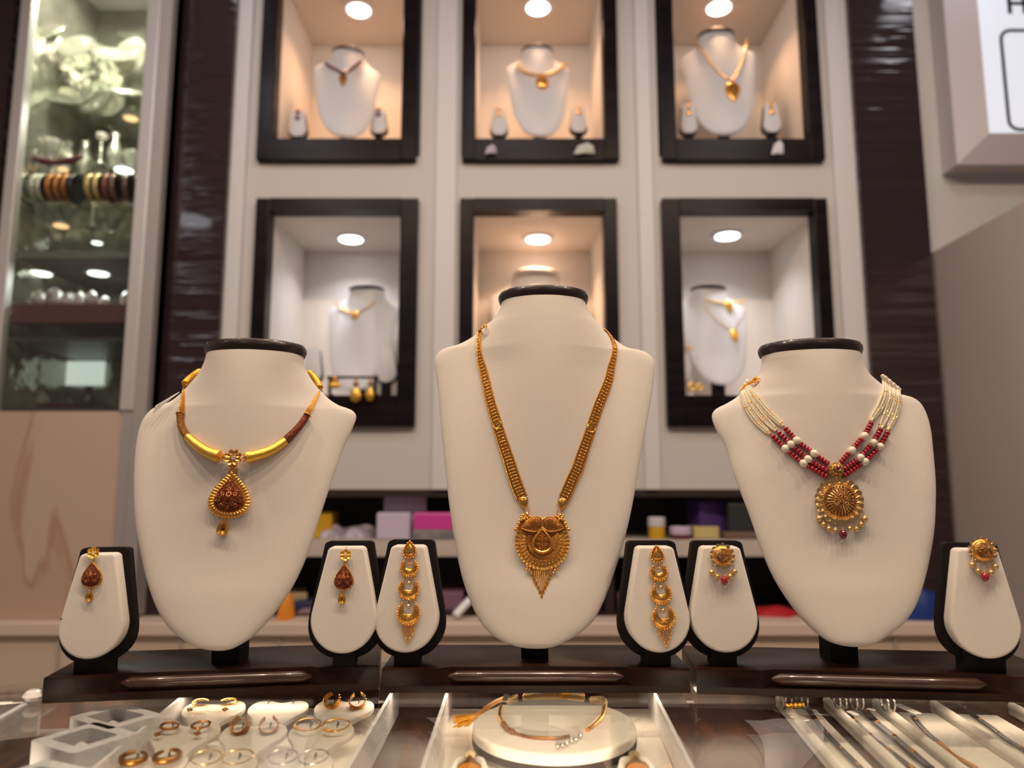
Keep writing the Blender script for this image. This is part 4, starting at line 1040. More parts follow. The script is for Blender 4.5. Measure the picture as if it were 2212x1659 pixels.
def crescent(mb, w, h, M, k=0.62, mi=0):
    """moon with its horns up: ribbon between an outer and an inner arc, padded cross-section"""
    n = 30; v = []; f = []; o = []
    for i in range(n + 1):
        t = i / n; a = math.radians(142 + 256 * t); b = math.radians(150 + 240 * t)
        O = (w * math.cos(a), h * math.sin(a)); I = (w * 0.50 * math.cos(b), h * 0.44 + h * 0.54 * math.sin(b)); o.append(O)
        e = 1.0 - min(1, abs(t - .5) * 2) ** 6
        if i in (0, n): I = (O[0] * .97, O[1] + .2)
        for q, z in ((0.0, -1.5), (0.0, 0.3), (0.10, 1.8), (0.35, 3.1), (0.65, 3.1), (0.9, 1.8), (1.0, 0.3), (1.0, -1.5)):
            v.append((O[0] * (1 - q) + I[0] * q, O[1] * (1 - q) + I[1] * q, z if z < 0 else z * (0.4 + 0.6 * e)))
        if i:
            c = (i - 1) * 8
            for j in range(8): f.append((c + j, c + (j + 1) % 8, c + 8 + (j + 1) % 8, c + 8 + j))
    f.append(list(range(8))); f.append([n * 8 + j for j in range(8)][::-1])
    mb.add((v, f), M, mi); return o
def earringB(key, fx, fy, tilt, label, wt=1.0):
    h, M = bframe(key, fx, fy, tilt); r = thing('long_tassel_earring', label, 'earring', h, 'long crescent earrings matching the middle necklace'); M = M @ T(0, 0, 3)
    mb = MB(); o = tear(10.5, 13.5, 28, .95); mb.add(dome(o, 4, 1, 2, 5), M); mb.add(tube([(a, b, 1.5) for a, b in o], 1.0, 6, True), M); mb.add(dome(tear(14, 17.5, 24, .8), 1, -1.5, 1, 2), M); mb.build('teardrop_stud', gold, r)
    mb = MB(); bead_ring(mb, tear(13.6, 17.4, 40, .75), 2.7, 5.4, M, 0, 0.8); mb.build('stud_beads', gold, r)
    mb = MB()
    for (x, y) in ((0, 2.5), (-2.4, -1.8), (2.4, -1.8)): mb.add(ring((x, y, 5), 1.7, .5, 9, 5), M)
    mb.build('clover_relief', gold_pale, r)
    ys = (-40, -82, -131); 
    for i, (yc, w, hh) in enumerate(((-39, 16.5, 16), (-83, 19.5, 19.5), (-132, 22, 22))):
        MM = M @ T(0, yc, 0); mb = MB(); o = crescent(mb, w, hh, MM); 
        # engraved leaf relief
        for sx in (-1, 1): mb.add(ring((sx * w * .18, -hh * .55, 3.2), w * .13, .55, 12, 5, 'z', 1, 1.25), MM); mb.add(tube([(sx * w * .25, -hh * .35, 3.2), (sx * w * .5, -hh * .3, 3.2), (sx * w * .72, 0, 2.9)], .5, 5), MM)
        cr_ = mb.build('crescent', gold, r)
        mb = MB(); N = 17 + 2 * i
        for k in range(N): a = math.radians(132 + 276 * k / (N - 1)); rr = 2.75 + (0.5 if k in (0, N - 1) else 0) ; mb.add(sphere(((w + 1.9) * math.cos(a), (hh + 1.7) * math.sin(a) + 0.5, 0.9), rr, (1, 1, .9), 8, 6), MM)
        mb.build('bead_edge', gold, cr_)
        if i < 2:
            mb = MB(); yb_ = -hh - 7
            mb.add(sphere((0, yb_ - 7, 1), 4.3 + .4 * i, (1, 1, 1), 14, 9), MM); mb.add(tube([(0, -hh - 3, 0), (0, yb_ - 3, 1)], 1.3, 7), MM)
            mb.build('center_ball', gold_pale, cr_)
            mb = MB()
            for sx in (-1, 1): mb.add(ring((sx * (w * .68), -hh - 2.5, 0), 2.2, .8, 10, 5), MM); mb.add(sphere((sx * (w * .68), -hh - 6.5, 0), 2.0, (1, 1, 1), 8, 5), MM)
            mb.build('connector', gold, cr_)
    mb = MB(); mb.add(tube([(0, -15, 0), (0, -27, 1)], 1.1, 6), M); mb.add(sphere((-2, -29, 1), 2.3, (1, 1, 1), 8, 6), M); mb.add(sphere((2, -29, 1), 2.3, (1, 1, 1), 8, 6), M); mb.build('connector', gold, r)
    for k in range(7):
        x = -13.5 + 4.5 * k; d = abs(k - 3); tip = -191 + 8.5 * d; mb = MB(); mb.add(beaded([(x, -155, .5), (x * .95, tip + 4, .3)], 1.45, 2.9, 6, .45), M); mb.add(sphere((x * .95, tip, .3), 2.5, (1, 1.25, 1), 10, 7), M); mb.build('tassel_strand', gold, r)
earringB(3, 885.5, 1187.5, 0.012, 'long triple crescent gold earring left of the middle bust')
earringB(4, 1418.5, 1197, -0.062 * -1, 'long triple crescent gold earring right of the middle bust')
def earringC(key, fx, fy, R, pts, rb, label):
    h, M = bframe(key, fx, fy); r = thing('rosette_earring', label, 'earring', h, 'round filigree earrings matching the right necklace'); rosette(r, M @ T(0, 0, 3), R, False, 13)
    bv = key
    for (x, y) in pts: hang_bead(r, bv, x, y, 6.4, gold_pearl, 'gold_pearl', top=(x + (fx - x) * .12, y - 17))
    hang_bead(r, bv, rb[0], rb[1], 9, ruby, 'red_drop', top=(rb[0], rb[1] - 24), sc=(.92, 1.12, .9)); hang_bead(r, bv, rb[0] + 2.5, rb[1] + 13, 2.4, crystal_m, 'clear_bead')
earringC(5, 1559.7, 1200.5, 26, [(1535.8, 1236.5), (1547.8, 1245.4), (1575.6, 1245), (1585, 1235)], (1562.7, 1253.4), 'round gold rosette earring with red drop on the stand left of the right bust')
earringC(6, 2121.5, 1188.5, 28, [(2097.4, 1220), (2109.7, 1233.4), (2137.7, 1237), (2147.6, 1224)], (2123.8, 1246), 'round gold rosette earring with red drop on the stand at the right edge')

# ------------------------------------------------------------------ busts and stands in the wall niches
PROF = [(0, .004), (.006, .085), (.02, .14), (.05, .21), (.1, .28), (.18, .345), (.3, .40), (.5, .45), (.68, .485), (.76, .5), (.80, .495), (.825, .46), (.845, .41), (.87, .355), (.91, .30), (.96, .262), (1, .245)]
def simple_bust(label, cpx, bot_py, top_py, wpx, Y, yaw, zfloor, lean=0.28, m=white_pad, capm=leather):
    b = at_y(cpx, bot_py, Y); t = at_y(cpx, top_py, Y + 0.07); H = t.z - b.z; W = wpx * (Y + 0.1) / F
    fl = zfloor
    root = thing('necklace_bust', label, 'necklace display', (b.x, Y + 0.05, fl), 'white busts in the wall niches')
    M = T(b.x, Y + 0.05, b.z) @ RZ(yaw)
    rows = []; P = np.array(catmull(PROF, 6)); sm = lambda q: q * q * (3 - 2 * q)
    for h, w in P:
        hw = max(0.001, w) * W; row = []; g = h; Nk = 0.036 * sm(min(1, max(0, (g - .22) / .78))); e = min(1, max(0, (g - .35) / .65)); nw = .1 + (.245 * W - .1) * sm(e); te = min(1, (h + .004) / .03) ** .5; pw = 2 - 1.5 * sm(min(1, max(0, (g - .7) / .3)))
        for j in range(27):
            u = -math.cos(PI * j / 26); x = hw * u; bb = Nk * max(0, 1 - (x / nw) ** 2) ** pw + .009 * (1 - sm(e)) * (1 - u * u) * te + .006 * te * (1 - abs(u) ** 10) ** .5
            row.append((x, lean * H * g - 0.03 - bb, H * h))
        for j in range(1, 14):
            u = math.cos(PI * j / 14); row.append((hw * u, lean * H * g - 0.03 + .006 * te * (1 - abs(u) ** 10) ** .5 + 0.02 * sm(max(0, (g - .8) / .2)) * (1 - u * u), H * h))
        rows.append(row)
    n = len(rows[0]); v = [p for r in rows for p in r]; f = []
    for i in range(len(rows) - 1):
        for j in range(n): f.append((i * n + j, i * n + (j + 1) % n, (i + 1) * n + (j + 1) % n, (i + 1) * n + j))
    f.append(list(range(n))[::-1]); f.append([(len(rows) - 1) * n + j for j in range(n)])
    mb = MB(); mb.add((v, f), M); bv = mb.bvh(); mb.build('form', m, root)
    R_ = .245 * W + .002; mb = MB(); mb.add(lathe([(R_ * q, z) for q, z in ((.01, 0), (.95, 0), (1, .004), (1, .008), (.9, .012), (.01, .012))], 28, 1, .85), M @ T(0, lean * H - 0.03, H)); mb.build('cap', capm, root)
    mb = MB(); mb.add(box(-.016, .016, -0.025 + 0.014, 0.03, fl - b.z + 0.0005, 0.07), M); mb.add(box(-.04, .04, -0.03, 0.05, fl - b.z + 0.0003, fl - b.z + 0.014), M); mb.build('post', black_velvet, root, False)
    return root, bv
def mini_board(label, px, py_top, py_bot, wpx, Y, zfloor, earring=None, m=white_pad, grp='small white earring stands in the niches', nm='earring_stand'):
    a = at_y(px, py_bot, Y); t = at_y(px, py_top, Y); H = t.z - a.z; W = wpx * Y * 1.03 / F
    root = thing(nm, label, 'earring display', (a.x, Y + .01, zfloor), grp)
    M = T(a.x, Y, a.z) @ RXm(PI / 2 - .07); o = board_outline(W * .28, W * .48, H, 14)
    mb = MB(); mb.add(slab(o, 0, .014, .003, 2), M); mb.build('pad', m, root)
    mb = MB(); mb.add(slab([(x * 1.12, y - .005) for x, y in o], -.011, -.0002), M); mb.build('backing', black_velvet, root)
    mb = MB(); mb.add(box(-W * .2, W * .2, -.012, .02, zfloor - a.z + .0004, .010), T(a.x, Y, a.z)); mb.build('foot', black_velvet, root, False)
    if earring:
        lab, m1, m2, hh = earring; e = M @ Vector((0, H * .80, .017)); r = thing('earring', lab, 'earring', e, 'earrings on the niche stands')
        ME = M @ T(0, H * .80, .017); mb = MB(); mb.add(sphere((0, H * .12, 0), W * .13, (1, 1, .5), 12, 8), ME); mb.build('stud', m1, r)
        mb = MB(); mb.add(dome([(x, y - H * .02 - hh) for x, y in tear(W * .16, H * .05 + hh, 18)], .003, 0, .001, 3), ME); mb.build('drop', m2, r)
fu, fl_ = NU[0]['zi0'] - 0.003, NL[0]['zi0'] - 0.003
b1, v1 = simple_bust('white bust wearing a short dark red choker in a niche', 738, 292, 104, 150, 2.27, 0.22, fu)
b2, v2 = simple_bust('white bust wearing a thick gold collar in a niche', 1166, 291, 98, 146, 2.27, 0.05, fu)
b3, v3 = simple_bust('white bust wearing a V-shaped gold necklace in a niche', 1574, 287, 58, 168, 2.26, -0.12, fu)
b4, v4 = simple_bust('bright white bust wearing a thin gold choker in a niche', 766, 842, 622, 158, 2.34, -0.10, fl_)
b5, v5 = simple_bust('warm lit bust mostly hidden behind the tallest cream bust', 1162, 842, 584, 205, 2.37, 0, fl_, capm=white_pad)
b6, v6 = simple_bust('bright white bust wearing two gold chains in a niche', 1563, 830, 622, 158, 2.34, 0.12, fl_)
def niche_necklace(bv, label, pts, r, m, pend=None, fb=2.4, pitch=0.006):
    P = surf_path(bv, pts, r, 5, fb); root = thing('necklace', label, 'necklace', P[len(P) // 2], 'necklaces on the niche busts')
    mb = MB(); mb.add(beaded([tuple(p) for p in P], r, pitch, 8, .6)); mb.build('chain', m, root)
    if pend:
        px, py, w, h, mm, kind = pend; p, n = hit(bv, px, py, fb); M = frame_at(p, n) @ T(0, 0, 2); mb = MB()
        if kind == 'disc':
            mb.add(dome(ell(w, h, 24), 5, 0, 2, 4), M)
            for k in range(16): a = 2 * PI * k / 16; mb.add(sphere((w * math.cos(a), h * math.sin(a), 1), 1.8, (1, 1, 1), 7, 5), M)
        else:
            mb.add(dome([(x, -y) for x, y in tear(w, h, 24, 1.0)], 5, 0, 2, 4), M)
            for k in range(9): a = 2 * PI * k / 9; mb.add(sphere((w * .9 * math.cos(a), h * .25 + w * .8 * math.sin(a), 1), 2, (1, 1, 1), 7, 5), M)
        mb.build('pendant', mm, root)
    return root
niche_necklace(v1, 'dark red beaded choker with small drop on the upper left niche bust', [(703, 138), (715, 147), (728, 152), (741, 160), (757, 152), (768, 143), (778, 134)], .0050, ruby_dark, (741, 174, 8, 17, gold_dull, 't'))
niche_necklace(v2, 'thick gold collar with round pendant on the upper middle niche bust', [(1118, 140), (1124, 149), (1136, 158), (1150, 163), (1170, 165), (1190, 161), (1206, 154), (1216, 146), (1222, 137)], .006, gold_pale, (1171, 180, 13, 15, gold, 'disc'))
niche_necklace(v3, 'long V-shaped gold necklace with pointed pendant on the upper right niche bust', [(1504, 97), (1519, 113), (1536, 137), (1556, 160), (1580, 176), (1592, 158), (1603, 132), (1610, 106), (1613, 86)], .0038, gold_pale, (1583, 200, 17, 27, gold, 't'))
niche_necklace(v4, 'thin gold choker with triangular pendant on the lower left niche bust', [(722, 651), (730, 662), (745, 670), (767, 678), (785, 671), (800, 662), (810, 651)], .0028, gold, (768, 682, 9, 10, gold, 't'))
niche_necklace(v5, 'gold chain just showing above the cap of the tallest cream bust', [(1112, 632), (1118, 645), (1140, 670), (1162, 680), (1190, 668), (1206, 645), (1212, 632)], .005, gold)
niche_necklace(v6, 'short gold choker on the lower right niche bust', [(1522, 648), (1535, 651), (1565, 656), (1595, 653), (1608, 648)], .0032, gold_bright, (1573, 664, 12, 13, gold_bright, 't'))
niche_necklace(v6, 'long thin gold chain with round pendant on the lower right niche bust', [(1520, 660), (1540, 682), (1562, 702), (1583, 712), (1598, 692), (1610, 668)], .0014, gold_pale, (1586, 726, 10, 15, gold_bright, 't'), pitch=.003)
E1_ = ('small dark red earring left of the red choker bust', gold_dull, ruby_dark, .006); E2_ = ('small dark red earring right of the red choker bust', gold_dull, ruby_dark, .004)
mini_board('small white earring stand left of the red choker bust', 643, 240, 299, 40, 2.29, fu, E1_)
mini_board('small white earring stand right of the red choker bust', 818, 236, 292, 38, 2.36, fu, E2_)
mini_board('small white earring stand left of the gold collar bust', 1078, 236, 296, 38, 2.31, fu, ('small gold earring left of the gold collar bust', gold, gold, .003))
mini_board('small white earring stand right of the gold collar bust', 1250, 232, 290, 38, 2.33, fu, ('small gold earring right of the gold collar bust', gold, gold, .003))
mini_board('small white earring stand left of the V necklace bust', 1488, 226, 292, 38, 2.31, fu, ('gold drop earring left of the V necklace bust', gold, gold, .008))
mini_board('small white earring stand right of the V necklace bust', 1667, 224, 290, 40, 2.31, fu, ('gold drop earring right of the V necklace bust', gold, gold, .008))
mini_board('white earring stand right of the thin choker bust', 834, 752, 828, 46, 2.27, fl_)
mini_board('white earring stand partly behind the neck of the left cream bust', 674, 752, 828, 42, 2.27, fl_)
# gold earrings hung on a black bar at the lip of the lower left niche
c = at_y(762, 812, 2.165); hb = thing('earring_bar', 'black bar hooked on the lower left niche lip with gold earrings', 'earring display', c)
A = at_y(706, 815, 2.165); B = at_y(818, 815, 2.165); zz = NL[0]['zi0'] + 0.001
mb = MB(); mb.add(tube([tuple(A), tuple(B)], .004, 8)); mb.build('rail', black_velvet, hb)
for P in (A + Vector((.01, 0, 0)), B - Vector((.01, 0, 0))): mb = MB(); mb.add(box(P.x - .004, P.x + .004, 2.165, 2.24, zz, zz + .004)); mb.add(box(P.x - .004, P.x + .004, 2.161, 2.169, zz, P.z)); mb.build('bracket', black_velvet, hb, False)
for (px, y1, w, lab) in ((722, 838, 15, 'squat gold earring hanging leftmost on the black bar'), (769, 868, 12, 'wide gold bell earring hanging in the middle of the black bar'), (800, 866, 9, 'slim gold earring hanging rightmost on the black bar')):
    t = at_y(px, 816, 2.155); b = at_y(px, y1, 2.155); r = thing('gold_earring', lab, 'earring', t, 'gold earrings on the black bar'); sc = 2.2 / F
    M = FR(t, Vector((1, 0, 0)), Vector((0, 0, 1)), Vector((0, -1, 0)), sc); h = y1 - 816
    mb = MB(); mb.add(ring((0, 0, -2), 4, 1, 12), M); mb.add(dome(ell(w * .55, w * .55, 16, 0, -h * .25), 4, -1, 2, 4), M); mb.build('stud', gold_dull, r)
    mb = MB(); mb.add(dome([(x, y - h * .68) for x, y in tear(w, h * .33, 20, .7)], 5, -1, 2, 4), M); mb.build('bell', gold_bright, r)
# white T stand at the front of the lower right niche
t0 = at_y(1503, 878, 2.155); zf = NL[2]['zi0']; ts = thing('ring_stand', 'white T-shaped jewellery holder at the left of the lower right niche', 'jewellery holder', (t0.x, 2.155, zf))
x0 = t0.x
mb = MB(); mb.add(lathe([(.002, 0), (.024, 0), (.026, .003), (.010, .006), (.004, .01), (.0035, .055), (.002, .056)], 24), T(x0, 2.215, zf + .0005)); mb.build('stem', white_plastic, ts)
mb = MB(); mb.add(dome([(x, y) for x, y in tear(.016, .05, 20)], .004, 0, .003, 3), T(x0 - .01, 2.215, zf + .105) @ RXm(PI / 2)); mb.build('holder_plate', white_plastic, ts)
for (px, py, w, lab) in ((1489, 752, .008, 'small gold stud on the white T-shaped holder'), (1494, 836, .012, 'gold ring hanging at the left of the white T-shaped holder'), (1512, 836, .010, 'gold ring hanging at the right of the white T-shaped holder')):
    q = at_y(px, py, 2.205); mb = MB(); mb.add(ring((0, 0, 0), w * .8, w * .3, 16, 8, 'y'), T(*q)); tag(mb.build('gold_ring', gold_bright, None, origin=q), lab, 'ring', 'gold pieces on the white holder')
# tags lying on the lips of the upper niches
for (px, py, w, h, m_, lab) in ((1060, 322, 26, 20, (0.55, 0.5, 0.6), 'crumpled lilac tag on the lip of the upper middle niche, left'), (1262, 320, 46, 24, (.62, .62, .54), 'crumpled whitish tags on the lip of the upper middle niche, right'), (1680, 318, 26, 30, (.8, .8, .82), 'white folded tag on the lip of the upper right niche')):
    q = at_y(px, py, 2.158); sc = 2.25 / F; M = FR(q, Vector((1, 0, 0)), Vector((0, -.35, 1)).normalized(), Vector((0, -1, -.35)).normalized(), sc)
    o = [(-w / 2, -h / 2), (w / 2, -h * .45), (w * .42, h * .2), (w * .15, h / 2), (-w * .3, h * .2)]; rnd = random.Random(px)
    mb = MB(); mb.add(slab(o, -1, 1), M); mb.add(slab([(x * .8, y * .8) for x, y in o], 1.2, 3), M @ RZ(.2)); mm = MATS.get('t%d' % px) or mat('tag_card_%d' % px, m_, .6)
    tag(mb.build('paper_tag', mm, None, False, origin=q), lab, 'tag', 'paper tags on the niche lips')

# ------------------------------------------------------------------ things on the dark shelves under the niches
def prop(name, label, cat, m, px0, px1, py0, py1, Y, D=0.10, zfloor=None, rot=0.0, bev=0.004, kind='box', group=None, shape=None):
    a = at_y(px0, py1, Y); b = at_y(px1, py0, Y); z0 = zfloor if zfloor is not None else a.z; cx = (a.x + b.x) / 2; w = b.x - a.x; h = b.z - z0
    mb = MB(); M = T(cx, Y + D / 2, z0 + .0005) @ RZ(rot)
    if kind == 'box': mb.add(box(-w / 2, w / 2, -D / 2, D / 2, 0, h, bev), M)
    elif kind == 'cloth':
        rnd = random.Random(int(px0)); o = [(w / 2 * math.cos(t) * (1 + .12 * math.sin(3 * t + px0)), D / 2 * math.sin(t) * (1 + .1 * math.cos(5 * t))) for t in (2 * PI * i / 28 for i in range(28))]
        v, f = dome(o, h, 0.0, 0.0, 6)
        v = [(x, y, z * (1 + .22 * math.sin(x * 60 + px0) * math.cos(y * 70)) if z > 0 else 0) for x, y, z in v]; mb.add((v, f), M)
    o = mb.build(name, m, None, kind == 'cloth', origin=(cx, Y + D / 2, z0)); return tag(o, label, cat, group)
lil = mat('lilac_paper', (0.56, 0.48, 0.64), .6); pink = mat('pink_plastic', (0.62, 0.055, 0.33), .35); yellow = mat('yellow_card', (0.62, 0.36, 0.01), .5)
purple = mat('purple_card', (0.075, 0.030, 0.19), .5); greym = mat('grey_print_paper', (0.27, 0.245, 0.26), .6, vary=(30, (.16, .14, .15))); bagm = mat('clear_bag', (.58, .53, .60), .35, vary=(40, (.30, .26, .31)))
brownc = mat('brown_card', (0.16, 0.10, 0.075), .6); redm = mat('red_cloth', (0.42, 0.008, 0.012), .7); bluem = mat('blue_bag', (0.008, 0.035, 0.20), .45); orangem = mat('orange_bag', (0.75, 0.27, 0.02), .5)
palm = mat('pale_yellow_pad', (0.55, 0.44, 0.17), .6); darkred = mat('dark_red_box', (0.12, 0.006, 0.012), .4); lid = mat('pale_lid', (.62, .60, .68), .4); darkg = mat('dark_case', (0.025, 0.028, 0.03), .4); plum = mat('plum_paper', (0.22, 0.10, 0.17), .6)
G1 = 'odds and ends on the pale middle shelf'; G2 = 'odds and ends on the bottom shelf'
prop('card_box', 'yellow box peeking out right of the left cream bust', 'box', yellow, 660, 717, 1106, 1166, 2.26, .09, zs0, group=G1)
prop('plastic_bag', 'crumpled greyish bag lying left of the lilac paper sheet', 'bag', bagm, 680, 740, 1140, 1166, 2.23, .12, zs0, kind='cloth', group=G1)
prop('plastic_bag', 'crumpled pale lilac bag just left of the lilac box', 'bag', bagm, 722, 812, 1136, 1166, 2.24, .12, zs0, kind='cloth', group=G1)
prop('paper_sheet', 'tall lilac paper sheet leaning at the back of the middle shelf', 'paper', lil, 828, 921, 1060, 1166, 2.262, .010, zs0, bev=0, group=G1)
prop('card_box', 'pale lilac box standing in front of the tall lilac sheet', 'box', lil, 812, 885, 1108, 1160, 2.20, .05, zs0, rot=.05, group=G1)
st = prop('magazine_stack', 'grey stack of papers under the pink box', 'paper', greym, 890, 1010, 1145, 1168, 2.20, .05, zs0, group=G1)
ztop = at_y(900, 1145, 2.22).z
prop('plastic_box', 'bright pink plastic box on the grey papers', 'box', pink, 893, 990, 1108, 1145, 2.202, .046, ztop + .0006, rot=-.05, group=G1)
for (nm, px0, px1, py0, py1, pl, mbody, mlid, lab) in (('plastic_jar', 1404, 1440, 1118, 1172, 1138, yellow, lid, 'yellow jar with white lid on the middle shelf'), ('round_box', 1452, 1498, 1139, 1170, 1156, darkred, lil, 'low dark red round box with lilac lid next to the yellow jar')):
    a = at_y(px0, py1, 2.21); b = at_y(px1, py0, 2.21); l = at_y(px0, pl, 2.21); R_ = (b.x - a.x) / 2; r = thing(nm, lab, 'jar', ((a.x + b.x) / 2, 2.21 + R_, zs0), G1)
    M = T((a.x + b.x) / 2, 2.21 + R_, zs0 + .0005); h = b.z - zs0; hl = l.z - zs0
    mb = MB(); mb.add(lathe([(R_ * .93, 0), (R_ * .95, .002), (R_ * .95, hl)], 28), M); mb.build('body', mbody, r); mb = MB(); mb.add(lathe([(R_, hl), (R_ * 1.02, hl + .002), (R_ * 1.0, h - .003), (R_ * .9, h)], 28), M); mb.build('lid', mlid, r)
prop('foam_pad', 'pale yellow pad between the red round box and the purple box', 'pad', palm, 1499, 1554, 1138, 1160, 2.24, .10, zs0, group=G1)
prop('card_box', 'dark purple box standing tilted at the back of the middle shelf', 'box', purple, 1503, 1572, 1082, 1160, 2.26, .08, zs0, rot=.25, group=G1)
prop('machine_case', 'dark upright case right of the purple box', 'case', darkg, 1575, 1625, 1088, 1160, 2.22, .06, zs0, group=G1)
prop('paper_stack', 'brown stack of cards at the right end of the middle shelf', 'paper', brownc, 1566, 1650, 1150, 1168, 2.215, .10, zs0, group=G1)
prop('cream_papers', 'pale cream papers on the bottom shelf beside the left bust', 'paper', mat('cream_paper', (.5, .38, .22), .6), 598, 650, 1282, 1330, 2.30, .12, zl1, rot=.3, group=G2)
prop('orange_bag', 'small orange pouch on the ledge right of the left bust', 'bag', orangem, 592, 628, 1290, 1350, 2.09, .07, zl1, kind='cloth', group=G2)
prop('navy_box', 'navy blue box behind the earring stand beside the left bust', 'box', mat('navy', (.03, .035, .10), .5), 630, 690, 1300, 1335, 2.26, .10, zl1, group=G2)
prop('plum_papers', 'plum coloured papers left of the middle bust on the bottom shelf', 'paper', plum, 935, 1000, 1280, 1340, 2.25, .12, zl1, group=G2)
prop('card_sheet', 'mauve card lying low behind the long tasselled earring', 'paper', mat('mauve', (.38, .22, .25), .6), 640, 700, 1322, 1340, 2.20, .12, zl1, group=G2)
q0 = at_y(983, 1346, 2.10); q1 = at_y(1015, 1296, 2.13); mb = MB(); q0.z = zl1 + .012; mb.add(tube([tuple(q0), tuple(q1)], .011, 14)); tag(mb.build('paper_roll', white_plastic, None, origin=q0), 'white roll leaning beside the lower left edge of the middle bust', 'paper roll', G2)
prop('red_cloth', 'folded bright red cloth on the bottom shelf left of the right bust', 'cloth', redm, 1628, 1740, 1318, 1345, 2.14, .10, zl1, kind='cloth', group=G2)
prop('blue_bag', 'blue bag on the ledge behind the right bust', 'bag', bluem, 1925, 2060, 1262, 1345, 2.09, .09, zl1, kind='cloth', group=G2)
prop('pink_box', 'dusty pink box behind the right long tasselled earring', 'box', mat('dusty_pink', (.30, .14, .15), .6), 1336, 1392, 1285, 1340, 2.27, .10, zl1, group=G2)
prop('dark_box', 'brown box low between the two right earring stands', 'box', brownc, 1536, 1600, 1296, 1340, 2.30, .10, zl1, group=G2)

# ------------------------------------------------------------------ left glass showcase, marble panel
SY = 2.10
sx = lambda px: X_(px, 0, SY)
zsc = Z_(886, SY); x0, x1, x2, x3, x4 = sx(46), sx(70), sx(320), sx(347), sx(374)
sh = thing('glass_showcase', 'tall aluminium framed glass showcase of silverware at the left', 'showcase', ((x0 + x4) / 2, SY, zsc))
mb = MB(); mb.add(box(x2, x3, SY, SY + .03, zsc, CEIL - .002, .002)); mb.build('upright', alum, sh, False)
mb = MB(); mb.add(box(x0, x1, SY, SY + .03, zsc, CEIL - .002, .002)); mb.build('upright', alum, sh, False)
mb = MB(); mb.add(box(x3 + .0005, x4, SY + .002, WY + .0, Z_(1335, SY), CEIL - .002)); mb.build('side_panel', alum_side, sh, False)
mb = MB(); mb.add(box(x1, x2, SY + .012, SY + .016, zsc, CEIL - .002)); mb.build('glass_pane', case_glass, sh, False)
BY = SY + .40
mb = MB(); mb.add(box(x0, x4, BY, BY + .01, zsc, CEIL - .002)); mb.build('mirror_back', mirror, sh, False)
for a in (x0, x4): mb = MB(); mb.add(box(a - .004, a, SY + .031, BY, zsc, CEIL - .002)); mb.build('mirror_side', mirror, sh, False)
zz = lambda py: Z_(py, SY + .10)
TI = {}
for nm, py, m_, t_ in (('glass_shelf', 95, case_glass, .008), ('glass_shelf', 205, case_glass, .008), ('glass_shelf', 330, case_glass, .008), ('glass_shelf', 462, case_glass, .008), ('cabinet_ceiling', 558, mat('grey_green_board', (.13, .13, .115), .5), .02), ('maroon_shelf', 668, mat('maroon_board', (.085, .012, .018), .4), .055), ('cabinet_ceiling', 738, darkg, .012), ('showcase_floor', 885, darkg, .01)):
    z = zz(py); TI[py] = z; mb = MB(); mb.add(box(x1 + .001, x2 - .001, SY + .032, BY - .001, z - t_, z)); mb.build(nm, m_, sh, False)
# glowing discs standing in for ceiling lamps reflected in the showcase mirror
def reflection_at(px, py, z, m_, r=.03, lab=''):
    L = at_z(px, py, z); mb = MB(); root = thing('lamp_reflection', lab, 'lamp', (L.x, L.y, z - .001), 'round lamp reflections in the glass showcase')
    M = T(L.x, L.y, z - .0062); mb.add(lathe([(r * .9, 0), (r * 1.15, 0), (r * 1.15, .005), (r * .9, .005)], 24), M); mb.build('rim', alum, root); mb = MB(); mb.add(lathe([(.001, -.002), (r * .88, -.002), (r * .88, -.0002), (.001, -.0002)], 24), M); mb.build('disc', m_, root)
reflection_white = mat('reflection_soft', (1, 1, 1), .5, emit=((.95, 1, .93), 3.0))
reflection_at(88, 587, TI[558] - .02, reflection_white, .036, 'oval white downlight reflection above the white crystal pieces, left one')
reflection_at(213, 587, TI[558] - .02, reflection_white, .034, 'oval white downlight reflection above the white crystal pieces, right one')
for (px, py, zk, m_, r, lab) in ((132, 484, 462, reflection_orange, .025, 'small orange lamp reflection under the shelf below the orange bangles'), (210, 521, 462, reflection_white, .018, 'small white lamp reflection low at the right of the showcase'), (90, 527, 462, reflection_white, .018, 'small white lamp reflection low at the left of the showcase'), (283, 252, 205, reflection_orange, .024, 'orange lamp reflection at the upper right of the showcase'), (268, 364, 330, reflection_white, .032, 'white lamp reflection over the dark bangles at the right'), (62, 392, 330, reflection_orange, .018, 'small orange lamp reflection under the cream bangles at the left'), (136, 362, 330, reflection_orange, .018, 'small lamp reflection just above the orange bangles')):
    reflection_at(px, py, TI[zk] - .009, m_, r, lab)
area('showcase_fill', ((x1 + x2) / 2, SY + .12, CEIL - .05), .2, 5.5, (1, .92, .8))  # added fill lights without fittings, brighten the inside of the showcase
area('showcase_fill', ((x1 + x2) / 2, SY + .13, TI[205] - .03), .08, .9, (1, .92, .82))
area('showcase_fill', ((x1 + x2) / 2, SY + .2, TI[558] - .03), .12, .5, (.95, 1, .93))
# lit back panel low in the showcase
pa = at_y(-10, 742, BY - .02); pb_ = at_y(222, 832, BY - .02)
mb = MB(); mb.add(box(pa.x, pb_.x, BY - .02, BY - .012, pb_.z, TI[738] - .014)); lp = mb.build('light_panel', panel_glow, sh, False)
# marble panel under the showcase
mp_ = thing('marble_panel', 'beige veined marble panel under the glass showcase at the left', 'panel', (sx(70), SY, 0.3))
mb = MB(); mb.add(box(-2.0, X_(247, 1100, SY), SY + .012, WY - .002, zl1 + .001, zsc - .002)); mb.build('slab', marble, mp_, False)
mb = MB(); mb.add(box(X_(247, 1100, SY) + .001, x3, SY + .006, WY - .002, zl1 + .001, zsc - .002)); mb.build('edge_strip', alum_side, mp_, False)
